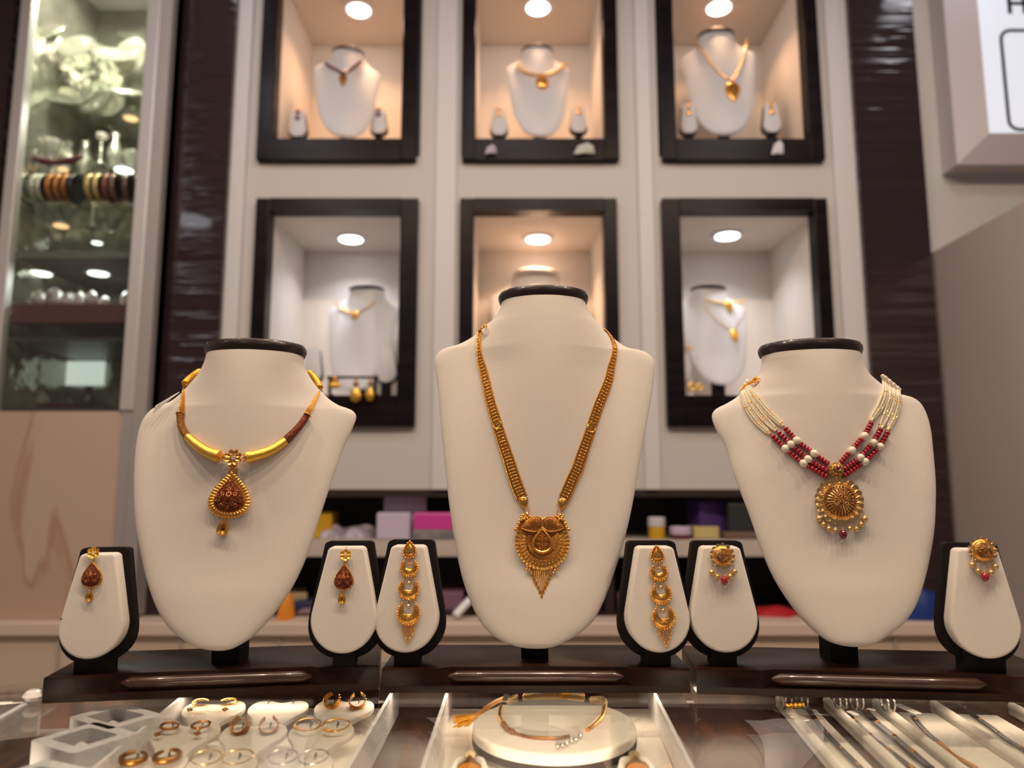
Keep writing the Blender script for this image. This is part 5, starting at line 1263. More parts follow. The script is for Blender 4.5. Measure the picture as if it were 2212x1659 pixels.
# silverware
def plate(px, py, r, Y, tilt, lab, k):
    key = 95 if k < 5 else 205
    q = at_y(px, py, Y); q.z = TI[key] + r * math.sin(tilt) + .001; mb = MB(); M = T(*q) @ RZ((k % 3 - 1) * .3) @ RXm(tilt)
    mb.add(lathe([(r * .02, 0), (r * .55, 0), (r * .7, r * .10), (r, r * .16), (r * .99, r * .19), (r * .68, r * .13), (r * .52, r * .03), (r * .02, r * .03)], 30), M); return tag(mb.build('silver_plate', silver, None, origin=q), lab, 'plate', 'silver plates in the glass showcase')
def vessel(px, pyb_key, h, r, Y, lab, style, m_=silver, cat='silverware', nm='silver_vessel', grp='silver vessels in the glass showcase'):
    q = at_y(px, 400, Y); z = TI[pyb_key] + .0006; mb = MB()
    pr = {'bowl': [(.45, 0), (.4, .06), (.25, .12), (.55, .3), (.9, .7), (1, 1), (.94, 1), (.8, .7), (.4, .35), (.02, .3)],
          'vase': [(.55, 0), (.6, .03), (.3, .12), (.7, .35), (.8, .5), (.5, .7), (.3, .82), (.5, 1), (.44, 1), (.2, .8), (.02, .7)],
          'jug': [(.5, 0), (.55, .04), (.85, .3), (.9, .45), (.55, .7), (.4, .8), (.5, 1), (.4, 1), (.02, .9)],
          'lamp': [(.8, 0), (.85, .04), (.3, .1), (.14, .2), (.2, .4), (.12, .5), (.14, .8), (.6, .88), (.7, 1), (.02, .92)]}[style]
    mb.add(lathe([(a * r, b * h) for a, b in pr], 24), T(q.x, Y, z)); return tag(mb.build(nm, m_, None, origin=(q.x, Y, z)), lab, cat, grp)
PW = [(105, 20, .075, .9), (172, 55, .06, 1.1), (250, 30, .07, .8), (290, 70, .075, 1.5), (95, 80, .05, 1.2), (150, 128, .065, .9), (215, 118, .06, 1.2), (92, 160, .07, 1.35), (270, 150, .06, .6), (180, 175, .05, 1.0), (240, 182, .055, 1.4)]
ws_ = ['topmost left', 'with a dark center near the top', 'near the top right', 'large dull one at the right edge', 'small one at the upper left', 'tilted steeply in the middle', 'right of the steep one', 'wide one at the left edge', 'low at the right', 'small low middle one', 'above the second glass shelf']
for i, (px, py, r, tl) in enumerate(PW): plate(px, py, r, SY + .16 + .05 * (i % 4), tl, 'silver plate in the showcase, ' + ws_[i], i)
VS = [(98, 330, .085, .045, 'bowl', 'wide silver bowl at the left on the third shelf'), (140, 330, .10, .03, 'vase', 'slim silver vase left of middle on the third shelf'), (178, 330, .12, .03, 'jug', 'silver jug in the middle of the third shelf'), (212, 330, .11, .028, 'lamp', 'silver lamp stand right of the jug'), (243, 330, .13, .03, 'vase', 'tall silver vase at the right of the third shelf'), (285, 330, .08, .035, 'bowl', 'small silver bowl at the right end of the third shelf'),
      (75, 462, .10, .022, 'lamp', 'silver lamp stand behind the cream bangles'), (205, 462, .16, .026, 'lamp', 'tall white post behind the pale bangles'), (250, 462, .07, .03, 'bowl', 'silver bowl below the dark bangles'), (150, 462, .06, .03, 'bowl', 'silver bowl below the orange bangles')]
for i, (px, k, h, r, st_, lab) in enumerate(VS): vessel(px, k, h, r, SY + .20 + .04 * (i % 3), lab, st_)
# bangles on a rod
rz = at_y(160, 388, SY + .10); rod = thing('bangle_rod', 'horizontal rod holding the bangles inside the showcase', 'rack', (rz.x, SY + .10, rz.z))
mb = MB(); mb.add(tube([(x1 + .002, SY + .1, rz.z), (x2 - .002, SY + .1, rz.z)], .008, 12)); mb.build('rod', darkg, rod)
BG = [(44, 'cream_bangle', (.62, .58, .46), 30, 'cream'), (58, 'cream_bangle', (.62, .58, .46), 30, 'cream'), (84, 'cream_bangle', (.60, .55, .47), 31, 'pale grey-cream'), (97, 'cream_bangle', (.60, .55, .47), 31, 'pale grey-cream'), (117, 'orange_bangle', (.55, .20, .05), 29, 'orange'), (134, 'orange_bangle', (.55, .20, .05), 29, 'orange'), (150, 'orange_bangle', (.45, .15, .04), 29, 'dark orange'), (165, 'black_bangle', (.02, .016, .02), 32, 'black'), (201, 'gold_bangle', (.66, .48, .22), 29, 'pale gold'), (218, 'gold_bangle', (.66, .48, .22), 29, 'pale gold'), (239, 'red_bangle', (.22, .05, .03), 31, 'dark red'), (254, 'brown_bangle', (.20, .10, .07), 30, 'brown'), (282, 'brown_bangle', (.16, .09, .07), 30, 'dark brown')]
pos = {0: 'leftmost on the rod', 1: 'second from the left of the rod', 2: 'third on the rod from the left', 3: 'just left of the orange ones', 4: 'left one of the orange group', 5: 'middle one of the orange group', 6: 'right one next to the black disc', 7: 'like a disc right of the orange group', 8: 'left one of the pale gold pair', 9: 'right one of the pale gold pair', 10: 'right of the pale gold pair', 11: 'next to the dark red one', 12: 'rightmost on the rod'}
bm_ = {}
for i, (px, nm, col, r, w) in enumerate(BG):
    q = at_y(px, 412, SY + .1); key = nm + w
    if key not in bm_: bm_[key] = mat(key.replace(' ', '_'), col, .35, .4)
    rr = r * 2.2 / F; mb = MB(); M = T(q.x, SY + .1, rz.z - rr + .0125) @ RYm(PI / 2)
    mb.add(lathe([(rr, -.008), (rr * 1.05, -.006), (rr * 1.08, 0), (rr * 1.05, .006), (rr, .008), (rr * .94, .007), (rr * .93, 0), (rr * .94, -.007), (rr, -.008)], 40), M)
    if nm == 'black_bangle': mb.add(lathe([(.01, -.002), (rr * .95, -.002), (rr * .95, .002), (.01, .002)], 30), M)
    tag(mb.build('bangle', bm_[key], None, origin=(q.x, SY + .1, rz.z - rr + .0125)), w + ' bangle, ' + pos[i], 'bangle', 'bangles on the showcase rod')
mb = MB(); P = [at_y(a, b, SY + .12) for a, b in ((68, 340), (90, 348), (120, 352), (150, 348), (180, 338))]; mb.add(tube([tuple(p) for p in P], [.004, .011, .008, .012, .004], 10)); tag(mb.build('ribbon', mat('maroon_ribbon', (.14, .02, .035), .7), None, origin=P[2]), 'maroon ribbon above the orange bangles', 'ribbon')
# crystal pieces on the maroon shelf
cm_ = mat('crystal_glass', (.62, .54, .54), .12, 0, coat=1.0, bump=(60, 1.0, .01), vary=(45, (.20, .16, .16)))
for i, (px, h, r) in enumerate(((92, 46, 16), (112, 58, 20), (134, 52, 16), (150, 40, 12), (166, 48, 13), (184, 42, 14), (204, 44, 15), (222, 38, 12), (258, 56, 14))):
    q = at_y(px, 664, SY + .14); sc = 2.25 / F; mb = MB(); pr = [(.6, 0), (.7, .05), (.35, .18), (.9, .4), (1, .55), (.8, .8), (.4, .92), (.15, 1)]
    mb.add(lathe([(a * r * sc, b * h * sc) for a, b in pr], 10), T(q.x, SY + .12 + .03 * (i % 3), TI[668] + .0006)); 
    tag(mb.build('crystal_piece', cm_, None, False, origin=(q.x, SY + .12 + .03 * (i % 3), TI[668])), 'white crystal piece on the maroon shelf, ' + ['first from the left', 'tall one second from the left', 'third from the left', 'small fourth one', 'fifth one in the middle', 'sixth one', 'seventh one', 'small eighth one', 'separate one at the right end'][i], 'ornament', 'crystal pieces on the maroon shelf')
for i, (px, w, h, c_, lab) in enumerate(((40, 26, 50, (.11, .11, .10), 'dull grey pot in front of the lit panel at the left'), (85, 24, 40, (.16, .17, .13), 'greenish pot in front of the lit panel'), (130, 20, 54, (.22, .22, .20), 'grey vase before the middle of the lit panel'), (175, 24, 44, (.06, .055, .06), 'dark pot at the right of the lit panel'), (225, 18, 60, (.05, .035, .04), 'dark vase at the right end of the lowest compartment'))):
    vessel(px, 885, h * 2.25 / F, w * 2.25 / F, SY + .22, lab, ['jug', 'bowl', 'vase', 'jug', 'vase'][i], mat('pot_%d' % i, c_, .4, .2), 'pot', 'pot', 'pots in the lowest compartment')
q = at_y(122, 880, SY + .08); mb = MB(); mb.add(lathe([(.01, 0), (.06, 0), (.075, .012), (.07, .012), (.055, .003), (.01, .003)], 30), T(q.x, SY + .12, TI[885] + .0006)); tag(mb.build('red_tray', mat('red_tray', (.25, .01, .03), .4), None, origin=(q.x, SY + .12, TI[885])), 'shallow red tray at the bottom of the showcase', 'tray')

# ------------------------------------------------------------------ lightbox sign at the upper right
sY = 2.09; a = at_y(2073, 346, sY); b = at_y(2440, -200, sY); sg = thing('lightbox_sign', 'white lit sign box with black lettering at the upper right corner', 'sign', ((a.x + b.x) / 2, sY, (a.z + b.z) / 2))
sx0, sx1, sz0, sz1 = a.x + .010, b.x, a.z, b.z
mb = MB(); bw = .085
v = [(sx0, sY + .03, sz0), (sx1, sY + .03, sz0), (sx1, sY + .03, sz1), (sx0, sY + .03, sz1), (sx0 + bw, sY, sz0 + bw), (sx1 - bw, sY, sz0 + bw), (sx1 - bw, sY, sz1 - bw), (sx0 + bw, sY, sz1 - bw), (sx0, WY - .001, sz0), (sx1, WY - .001, sz0), (sx1, WY - .001, sz1), (sx0, WY - .001, sz1)]
mb.add((v, [(0, 1, 5, 4), (1, 2, 6, 5), (2, 3, 7, 6), (3, 0, 4, 7), (0, 8, 9, 1), (1, 9, 10, 2), (2, 10, 11, 3), (3, 11, 8, 0)])); mb.build('frame', mat('sign_frame', (.55, .50, .50), .5), sg, False)
mb = MB(); mb.add(box(sx0 + bw, sx1 - bw, sY + .002, sY + .01, sz0 + bw, sz1 - bw)); fc = mb.build('lit_face', sign_glow, sg, False)
la = at_y(2178, 283, sY); lb = at_y(2178, 62, sY); rr_ = .035; W_ = .30
o = rrect(W_, lb.z - la.z, rr_, 8); o2 = offset_poly(o, .010); cx_, cz_ = la.x + W_ / 2, (la.z + lb.z) / 2
v = [(x, y, z) for z in (0, .0015) for x, y in o] + [(x, y, z) for z in (0, .0015) for x, y in o2]; N = len(o); f = []
for j in range(N): k = (j + 1) % N; f += [(N + j, N + k, 3 * N + k, 3 * N + j), (j, k, N + k, N + j), (2 * N + j, 3 * N + j, 3 * N + k, 2 * N + k)]
mb = MB(); mb.add((v, f), T(cx_, sY + .0015, cz_) @ RXm(PI / 2)); mb.build('border_line', black_ink, fc, False)
tcu = bpy.data.curves.new('sign_text', 'FONT'); tcu.body = 'HA'; tcu.size = .095; tcu.extrude = .0008; tcu.offset = 0.0015; tcu.align_x = 'LEFT'
to = bpy.data.objects.new('tmp_text', tcu); C.objects.link(to); bpy.context.view_layer.update()
me = bpy.data.meshes.new_from_object(to.evaluated_get(bpy.context.evaluated_depsgraph_get())); bpy.data.objects.remove(to)
lp_ = at_y(2174, 28, sY); lt = bpy.data.objects.new('lettering', me); C.objects.link(lt); me.materials.clear(); me.materials.append(black_ink)
lt.parent = fc; lt.rotation_euler = (PI / 2, 0, 0); lt.location = Vector((lp_.x, sY + .0005, lp_.z)) - Vector(sg.location)
lt['label'] = 'bold black letters HA cut off by the picture edge'

# ------------------------------------------------------------------ things under the counter glass
PZ = DECK + 0.005
def quad_slab(px4, z, z0, z1, r=0.0):
    P = [at_z(a, b, z) for a, b in px4]; return slab([(p.x, p.y) for p in P], z0, z1, r), P
def wall_between(p0, p1, zt, w, name, parent, m):
    a = at_z(*p0, zt); b = at_z(*p1, zt); t = b - a; t.z = 0; a = a - t * .22; b = b + t * .35; t.normalize(); n = Vector((-t.y, t.x, 0)) * w / 2
    mb = MB(); mb.add(slab([(q.x, q.y) for q in (a - n, b - n, b + n, a + n)], DECK + .0003, zt, .0004, 1)); return mb.build(name, m, parent, False)
def tray(label, px4, walls, nm='display_tray'):
    g, P = quad_slab(px4, PZ, DECK + .0004, PZ, .001); c = (P[0] + P[2]) / 2
    r = thing(nm, label, 'tray', (c.x, c.y, DECK), 'cream trays inside the counter'); mb = MB(); mb.add(g); mb.build('pad', cream_pad, r, False)
    for w in walls: wall_between(*w, GZ - .014, .003, 'side_wall', r, white_plastic)
    return r
t1 = tray('cream tray of white earring cards under the left side of the glass', [(452, 1528), (838, 1530), (740, 1720), (160, 1720)], [((385, 1510), (200, 1659)), ((845, 1497), (750, 1659))])
t2 = tray('cream tray with the oval necklace pad under the middle of the glass', [(975, 1531), (1402, 1531), (1480, 1720), (905, 1720)], [((965, 1497), (912, 1659)), ((1415, 1497), (1497, 1659))])
def card(px, py, wpx, label, hoops=None, hlab=None, hooks=True):
    zt = GZ - .019; p = at_z(px, py, zt); w = wpx / 2 * (p.y * 1.02) / F; L = .056
    r = thing('earring_card', label, 'earring card', p, 'white yoke shaped earring cards')
    half = [(.0, -.005), (.25, -.0025), (.5, -.0005), (.78, -.002), (.95, -.008), (1.0, -.016), (.93, -.024), (.72, -.032), (.55, -.040), (.46, -.048), (.43, -L)]
    P = [(x * w, y) for x, y in catmull(half, 3)]; o = P + [(-x, y) for x, y in P[::-1]][0:-1]
    yaw = (px - 600) * -0.0006; M = T(*p) @ RZ(yaw) @ RXm(math.radians(11)) @ T(0, 0, -.003)
    mb = MB(); mb.add(slab(o, -.003, .001, .0012, 2), M); mb.build('pad', cream_pad, r)
    for sx in (-1, 1):
        if hooks: mb = MB(); mb.add(ring((sx * .42 * w, -.006, .002), .0022, .0005, 10, 5, 'x', 1, 1.2), M); mb.build('hook', black_bead, r)
        if hoops:
            kind = hoops[0] if isinstance(hoops, tuple) else hoops; mm = hoops[1] if isinstance(hoops, tuple) else gold
            c = M @ Vector((sx * .44 * w, -.013, .006)); e = thing('hoop_earring', hlab % ('left' if sx < 0 else 'right'), 'earring', c, 'hoop earrings on the cards')
            ME = M @ T(sx * .44 * w, -.013, .006) @ RZ(.25 * sx); mb = MB()
            if kind == 'thin': mb.add(ring((0, 0, 0), .0105, .0006, 32, 7, 'z', 1.05, .95), ME)
            elif kind == 'bead':
                mb.add(ring((0, 0, 0), .0105, .0006, 32, 7, 'z', 1.1, .95), ME)
                for k in range(7): a = -2.6 + k * .22; mb.add(sphere((.0115 * math.cos(a), .010 * math.sin(a), 0), .0013 + .0003 * math.sin(k), (1, 1, 1), 8, 6), ME)
            elif kind == 'chunky': mb.add(tube([(.0088 * math.cos(a), .0080 * math.sin(a), 0) for a in np.linspace(1.9, 1.9 + 5.8, 30)], [.0011 + .0016 * math.sin(PI * i / 29) for i in range(30)], 10), ME)
            elif kind == 'wide':
                v = []; f = []
                for i, a in enumerate(np.linspace(2.0, 2.0 + 5.4, 28)):
                    for (rr, z) in ((.0078, -.0028), (.0078, .0028), (.0070, .0028), (.0070, -.0028)): v.append((rr * math.cos(a), z * 1.2 , rr * math.sin(a)))
                    if i:
                        b = (i - 1) * 4
                        for j in range(4): f.append((b + j, b + (j + 1) % 4, b + 4 + (j + 1) % 4, b + 4 + j))
                f += [(0, 1, 2, 3), (27 * 4, 27 * 4 + 3, 27 * 4 + 2, 27 * 4 + 1)]; mb.add((v, f), ME @ RXm(-.9))
                for a in np.linspace(2.2, 7.2, 14): mb.add(sphere((.0079 * math.cos(a), 0, .0079 * math.sin(a)), .0009, (1, 1, 1), 7, 5), ME @ RXm(-.9))
            elif kind == 'charm': mb.add(ring((0, 0, 0), .0068, .0012, 24, 8, 'z', 1.1, .85), ME)
            mb.build('hoop', mm, e)
            if kind == 'charm':
                mb = MB(); mb.add(tube([(0, -.006, 0), (-.001, -.009, 0), (-.002, -.011, 0)], .0005, 6), ME)
                for (x, y) in ((-.002, -.0125), (-.0038, -.014), (-.0004, -.0142), (-.0022, -.0158)): mb.add(sphere((x, y, 0), .0013, (1, 1, 1), 8, 6), ME)
                mb.build('charm', gold_dull, e)
    return r
card(473, 1509, 120, 'white earring card in the back row, left, under a small paper tag', ('charm', gold), '%s gold hoop with charm on the back row left card')
card(612, 1508, 118, 'empty white earring card in the middle of the back row')
card(754, 1506, 118, 'white earring card in the back row, right, with wide gold hoops', ('wide', gold), '%s wide gold hoop on the back row right card')
card(411, 1557, 134, 'white earring card in the second row, left', ('charm', gold_dull), '%s gold hoop with flower charm on the second row left card')
card(560, 1558, 128, 'white earring card in the second row, middle, with engraved hoops', ('wide', gold_dull), '%s engraved wide gold hoop on the second row middle card')
card(706, 1556, 128, 'white earring card in the second row, right, with large beaded hoops', ('bead', gold), '%s large thin hoop with small beads on the second row right card')
card(337, 1622, 140, 'white earring card in the front row, left, with chunky hoops', ('chunky', gold_dull), '%s chunky gold hoop on the front row left card')
card(492, 1623, 136, 'white earring card in the front row, middle, with thin hoops', ('thin', gold_pale), '%s thin hoop on the front row middle card')
card(656, 1622, 138, 'white earring card in the front row, right, with pale thin hoops', ('thin', steel), '%s pale thin hoop on the front row right card')
q = at_z(455, 1519, GZ - .0085); mb = MB(); mb.add(slab([(-.013, -.003), (.012, -.006), (.016, -.001), (.010, .005), (-.012, .006)], 0, .0005), T(*q) @ RZ(.1)); tag(mb.build('price_tag', paper, None, False, origin=q), 'white paper tag lying over the back row left earring card', 'tag')

def ring_box(px4, label, tagged):
    zt = GZ - .0085; P = [at_z(a, b, zt) for a, b in px4]; c = (P[0] + P[1] + P[2] + P[3]) / 4
    ux = ((P[1] - P[0]) + (P[2] - P[3])) / 2; uy = ((P[0] - P[3]) + (P[1] - P[2])) / 2; W, D = ux.length, uy.length; ux.normalize(); uy = Vector((-ux.y, ux.x, 0))
    r = thing('ring_box', label, 'box', (c.x, c.y, DECK), 'white open ring boxes'); M = FR(c, ux, uy, Vector((0, 0, 1))); h = zt - DECK - .0006
    o = rrect(W, D, .004, 4)[::1]; i_ = rrect(W * .66, D * .62, .004, 4); N = len(o)
    v = [(x, y, -h) for x, y in o] + [(x, y, 0) for x, y in o] + [(x, y, 0) for x, y in i_] + [(x, y, -.012) for x, y in i_]; f = []
    for j in range(N): k = (j + 1) % N; f += [(j, k, N + k, N + j), (N + j, N + k, 2 * N + k, 2 * N + j), (2 * N + j, 2 * N + k, 3 * N + k, 3 * N + j)]
    f.append(list(range(N))[::-1]); f.append([3 * N + j for j in range(N)])
    mb = MB(); mb.add((v, f), M); mb.build('shell', white_plastic, r)
    mb = MB(); mb.add(slab([(x * .97, y * .97) for x, y in i_], -.0119, -.010), M); mb.build('foam', grey_foam, r, False)
    q = M @ Vector((.004, -.004, -.0095)); mb = MB(); mb.add(ring((0, 0, .001), .0052, .0007, 20, 7), T(*q)); mb.add(sphere((.004, .003, .0018), .0014, (1, 1, 1), 8, 6), T(*q)); tag(mb.build('finger_ring', gold_dull, None, origin=q), 'gold ring inside the ' + label, 'ring', 'rings in the white boxes')
    q = M @ Vector((-.004, 0, -.0085)); mb = MB(); mb.add(slab([(-.004, -.006), (.004, -.006), (.004, .004), (.0, .008), (-.004, .004)], 0, .0004), T(*q) @ RZ(.5) @ RXm(.25)); tag(mb.build('price_tag', paper, None, False, origin=q), 'tiny white tag inside the ' + label, 'tag', 'tags in the white boxes')
ring_box([(236, 1517), (323, 1540), (267, 1579), (175, 1552)], 'white open ring box farthest back', True)
ring_box([(171, 1557), (264, 1580), (195, 1632), (100, 1603)], 'white open ring box in the middle of the row', True)
ring_box([(60, 1638), (165, 1659), (85, 1730), (-25, 1700)], 'white open ring box cut by the bottom edge', True)

# oval pad and collar necklace
pc = at_z(1197, 1572, GZ - .020); ov = thing('oval_display_pad', 'oval cream pad holding a thin gold collar under the middle of the glass', 'necklace display', (pc.x, pc.y, DECK))
M = T(*pc) @ RXm(math.radians(9)); mb = MB(); mb.add(slab(ell(.070, .050, 48), -.006, .003, .003, 4), M); bvo = mb.bvh(); mb.build('pad', cream_pad, ov)
mb = MB(); mb.add(slab(ell(.0705, .0505, 48), -.012, -.0062), M); mb.build('backing', black_velvet, ov); mb = MB(); mb.add(box(-.03, .03, -.03, .03, DECK + .005 - pc.z, -.012), T(*pc)); mb.build('foot', black_velvet, ov, False)
def on_glass_path(pts, z, n=6): return [tuple(at_z(a, b, z)) for a, b in catmull(pts, n)]
def on_pad(pts, off, n=6):
    P = surf_path(bvo, pts, off, n, .78); return [tuple(p) for p in P]
def onp(pts, off, n=6):
    nrm = (M.to_3x3() @ Vector((0, 0, 1))).normalized(); o = M @ Vector((0, 0, .003 + off)); out = []
    for a, b in catmull(pts, n): d = ray(a, b); out.append(tuple(CAM + d * ((o - CAM).dot(nrm) / d.dot(nrm))))
    return out
cn = thing('gold_collar_necklace', 'thin gold collar with cream cord and orange tassel on the oval pad', 'necklace', Vector(onp([(1190, 1600), (1191, 1600)], .001)[0]))
mb = MB(); mb.add(tube(onp([(1083, 1524), (1079, 1545), (1086, 1562)], .0016), .0016, 8)); mb.add(tube(onp([(1306, 1524), (1301, 1545), (1285, 1563), (1268, 1577)], .0016), .0019, 8)); mb.build('side_wire', gold, cn)
mb = MB(); mb.add(beaded(onp([(1086, 1562), (1096, 1574), (1110, 1582)], .0022), .0026, .003, 8)); mb.build('engraved_section', antique_gold, cn)
mb = MB(); mb.add(tube(onp([(1110, 1583), (1140, 1591), (1170, 1594), (1205, 1594), (1230, 1590)], .0014), .0014, 8)); mb.build('front_wire', gold_dull, cn)
for P in onp([(1205, 1612), (1215, 1609), (1225, 1605), (1235, 1599), (1244, 1596), (1254, 1588)], .003, 1): mb = MB(); mb.add(sphere(P, .0022, (1, 1, 1), 12, 8)); mb.build('silver_bead', steel, cn)
mb = MB()
for pts in ([(1132, 1507), (1160, 1503), (1195, 1502), (1230, 1503), (1260, 1507)], [(1098, 1518), (1108, 1511), (1116, 1509)], [(1276, 1514), (1290, 1513), (1303, 1514), (1308, 1519)]):
    for k in range(3):
        Q = resample(on_glass_path(pts, GZ - .0125), .0006); W = [(Vector(q) + Vector((0, math.cos(i * .55 + k * 2.1) * .0022, math.sin(i * .55 + k * 2.1) * .0022))) for i, q in enumerate(Q)]; mb.add(tube([tuple(w) for w in W], .0019, 7))
mb.build('cream_cord', mat('cream_cord', (.75, .52, .22), .7), cn)
mb = MB(); P = at_z(1220, 1504, GZ - .0125); mb.add(tube([tuple(P + Vector((-.003, 0, 0))), tuple(P + Vector((.003, 0, 0)))], .0048, 12)); mb.build('orange_wrap', thread, cn)
mb = MB(); mb.add(tube(on_glass_path([(1092, 1508), (1070, 1517), (1047, 1532)], GZ - .016), .0022, 8)); rnd = random.Random(4)
for k in range(34): e = (978 + rnd.random() * 36, 1545 + rnd.random() * 28); mb.add(tube(on_glass_path([(1047, 1532), (1028 + rnd.random() * 6, 1541 + rnd.random() * 8), e], GZ - .018 - .008 * rnd.random(), 4), .0007, 5))
mb.build('tassel', thread, cn)
q = at_z(1091, 1508, GZ - .0085); mb = MB(); mb.add(slab([(-.003, -.012), (.002, -.012), (.004, .012), (-.001, .012)], 0, .0005), T(*q)); tag(mb.build('price_tag', paper, None, False, origin=q), 'thin white tag by the left end of the cream cord', 'tag')
for (px, lab) in ((1010, 'left'), (1387, 'right')):
    a = at_z(px, 1722, PZ + .004); r = thing('mini_earring_stand', 'little white earring stand at the %s front of the middle tray' % lab, 'earring display', (a.x, a.y, PZ)); MM = T(a.x, a.y, PZ + .0008) @ RXm(.40)
    mb = MB(); mb.add(slab([(x, y) for x, y in board_outline(.010, .017, .040, 14)], .0, .004, .001, 2), MM @ T(0, .0, .0)); mb.build('pad', cream_pad, r)
    c = MM @ Vector((0, .030, .008)); e = thing('bell_earring', 'small gold bell earring on the %s little white stand' % lab, 'earring', c, 'bell earrings under the glass'); mb = MB(); Mx = MM @ T(0, .030, .0065) @ RXm(-PI / 2) @ RXm(0.0)
    mb.add(lathe([(.0005, .009), (.0025, .008), (.004, .004), (.0085, -.001), (.0095, -.003), (.009, -.004), (.0005, -.004)], 20, 1, .5), MM @ T(0, .028, .0068) @ RXm(-PI / 2)); mb.build('bell', gold_dull, e)
    mb = MB(); mb.add(lathe([(.001, 0), (.0042, 0), (.0042, .004), (.001, .004)], 14), MM @ T(0, .037, .004)); mb.build('stud', gold_pale, e)

# chain tray at the right: ridged, turned a little
ya, pa_ = math.radians(6.4), 0.0
e1 = Vector((math.sin(ya) * math.cos(pa_), math.cos(ya) * math.cos(pa_), -math.sin(pa_))); e2 = Vector((math.cos(ya), -math.sin(ya), 0)); e3 = e2.cross(e1).normalized()
OT = at_z(1732, 1531, GZ - .0405)
def onT(px, py, off=0.0):
    d = ray(px, py); o = OT + e3 * off; return CAM + d * ((o - CAM).dot(e3) / d.dot(e3))
tt = lambda px: (onT(px, 1531) - OT).dot(e2)
MT = FR(OT, e2, e1, e3); L0, L1 = -.26, .018
tr = thing('chain_tray', 'cream ridged tray holding dark beaded chains under the right side of the glass', 'tray', (OT.x, OT.y, DECK), 'cream trays inside the counter')
for (a, b) in ((1706, 1762), (1815, 1886), (1930, 2006), (2050, 2130), (2205, 2290)): mb = MB(); mb.add(box(tt(a), tt(b), L0, 0, -.0035, 0, .0008), MT); mb.build('pad', cream_pad, tr, False)
for c in (1694, 1796, 1900, 2020, 2180): x = tt(c); mb = MB(); mb.add(tube([(x, L0, .004), (x, L1, .004)], .0042, 12), MT); mb.add(box(x - .0035, x + .0035, L0, L1, -.0035, .004), MT); mb.build('ridge', cream_pad, tr)
def chain(px_pts, label, r=.0021, gold_from=None):
    Q = [tuple(onT(a, b, r + .0006)) for a, b in catmull(px_pts, 6)]; c = Vector(Q[len(Q) // 2]); root = thing('dark_chain', label, 'necklace', c, 'dark chains on the ridged tray'); R_ = resample(Q, .0020)
    n = len(R_); g = int(n * gold_from) if gold_from else n; mb = MB(); mg = MB()
    for i in range(n - 1):
        a, b = Vector(R_[i]), Vector(R_[i + 1]); d = (b - a).normalized(); s_ = Vector((d.y, -d.x, 0)); tgt = mb if i < g else mg
        for k in (-1, 1): tgt.add(sphere(tuple(a + s_ * k * r * .6), r * .68, (1, 1, .8), 8, 6))
        if i % 19 == 5 and i < g: mg.add(sphere(tuple(a + Vector((0, 0, r * .3))), r * .85, (1, 1, .8), 8, 6))
    mb.build('dark_beads', black_bead, root); mg.build('gold_beads', gold_dull, root)
ext = lambda p, q, k=.5: (q[0] + (q[0] - p[0]) * k, q[1] + (q[1] - p[1]) * k)
def ch(P, *a, **k): chain(P + [ext(P[-2], P[-1], .3)], *a, **k)
ch([(1741, 1524), (1768, 1563), (1800, 1600), (1855, 1655)], 'thin dark chain leftmost on the ridged tray', .0022)
ch([(1819, 1527), (1840, 1554), (1872, 1583), (1901, 1608), (1962, 1655)], 'dark chain second from the left, left one of the close pair', .0030)
ch([(1864, 1530), (1895, 1562), (1939, 1598), (1976, 1630), (2003, 1653)], 'dark chain third from the left, right one of the close pair', .0030)
ch([(1972, 1548), (2003, 1583), (2036, 1611), (2060, 1632), (2098, 1653)], 'dark chain ending in gold links, with a large paper tag', .0022, .55)
ch([(2077, 1524), (2107, 1548), (2139, 1570), (2175, 1597), (2209, 1618)], 'dark chain rightmost on the ridged tray', .0022)
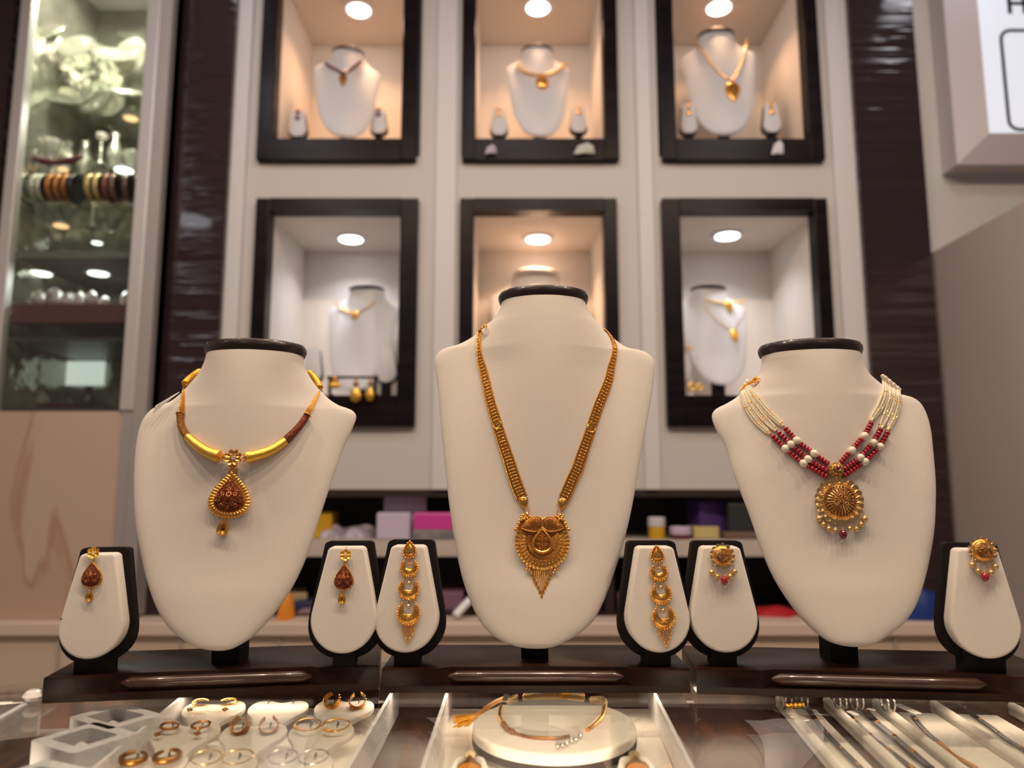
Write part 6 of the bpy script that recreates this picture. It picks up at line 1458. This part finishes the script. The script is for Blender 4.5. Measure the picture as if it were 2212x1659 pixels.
for (px, py, m_, lab) in ((1698, 1512, steel, 'silver clasp rings at the back end of the leftmost chain'), (1732, 1511, steel, 'silver clasp ring beside the leftmost chain top'), (1815, 1514, steel, 'silver clasp ring at the back of the second chain'), (1851, 1514, steel, 'silver clasp ring at the back of the third chain'), (1918, 1519, steel, 'silver clasp ring between the third and fourth chains')):
    q = at_z(px, py, GZ - .026); mb = MB()
    for d in (-.003, .003): mb.add(ring((d, 0, 0), .0075, .0011, 24, 8, 'x'), T(*q))
    tag(mb.build('clasp_ring', m_, None, origin=q), lab, 'clasp', 'clasps on the ridged tray')
q = at_z(1716, 1524, GZ - .028); mb = MB(); mb.add(beaded([tuple(q + Vector((-.009, 0, 0))), tuple(q + Vector((.009, 0, .001)))], .0032, .004, 8)); tag(mb.build('gold_clasp', gold_bright, None, origin=q), 'yellow gold clasp between the two silver rings at the left chain', 'clasp')
for (px, py, w, h, rot, lab) in ((1960, 1532, .0085, .020, .25, 'large pale tag hanging on the fourth chain'), (1728, 1552, .010, .010, .5, 'small translucent tag by the leftmost chain'), (1882, 1533, .005, .005, .7, 'tiny round tag by the third chain'), (1842, 1541, .006, .008, .3, 'small white tag between the second and third chains')):
    q = onT(px, py, .007); mb = MB(); Mg = FR(q, e2, e1, e3) @ RZ(rot); mb.add(slab(rrect(w, h * 1.6, .0015, 3), 0, .0006), Mg); o = mb.build('price_tag', paper, None, False, origin=q); tag(o, lab, 'tag', 'tags on the ridged tray')
    if px == 1960:
        for k in range(4): mb = MB(); mb.add(slab([(-.003, .010 - k * .004), (.0028, .010 - k * .004), (.0028, .009 - k * .004), (-.003, .009 - k * .004)], .0006, .0008), Mg); p_ = mb.build('printed_line', ink_grey, o, False)
# clear round knob at the far left of the counter
q = at_z(72, 1503, GZ + .006); mb = MB(); mb.add(lathe([(.002, -.006), (.006, -.004), (.0085, 0), (.006, .004), (.004, .005), (.001, .005)], 10), T(*q)); tag(mb.build('clear_knob', crystal_m, None, False, origin=q), 'clear faceted round stone on the counter by the left base corner', 'knob')
q = at_z(6, 1520, GZ - .012); mb = MB(); mb.add(slab([(-.02, -.006), (.004, -.004), (.006, .006), (-.02, .008)], 0, .0006), T(*q)); tag(mb.build('price_tag', paper, None, False, origin=q), 'white tag at the far left edge under the glass', 'tag')
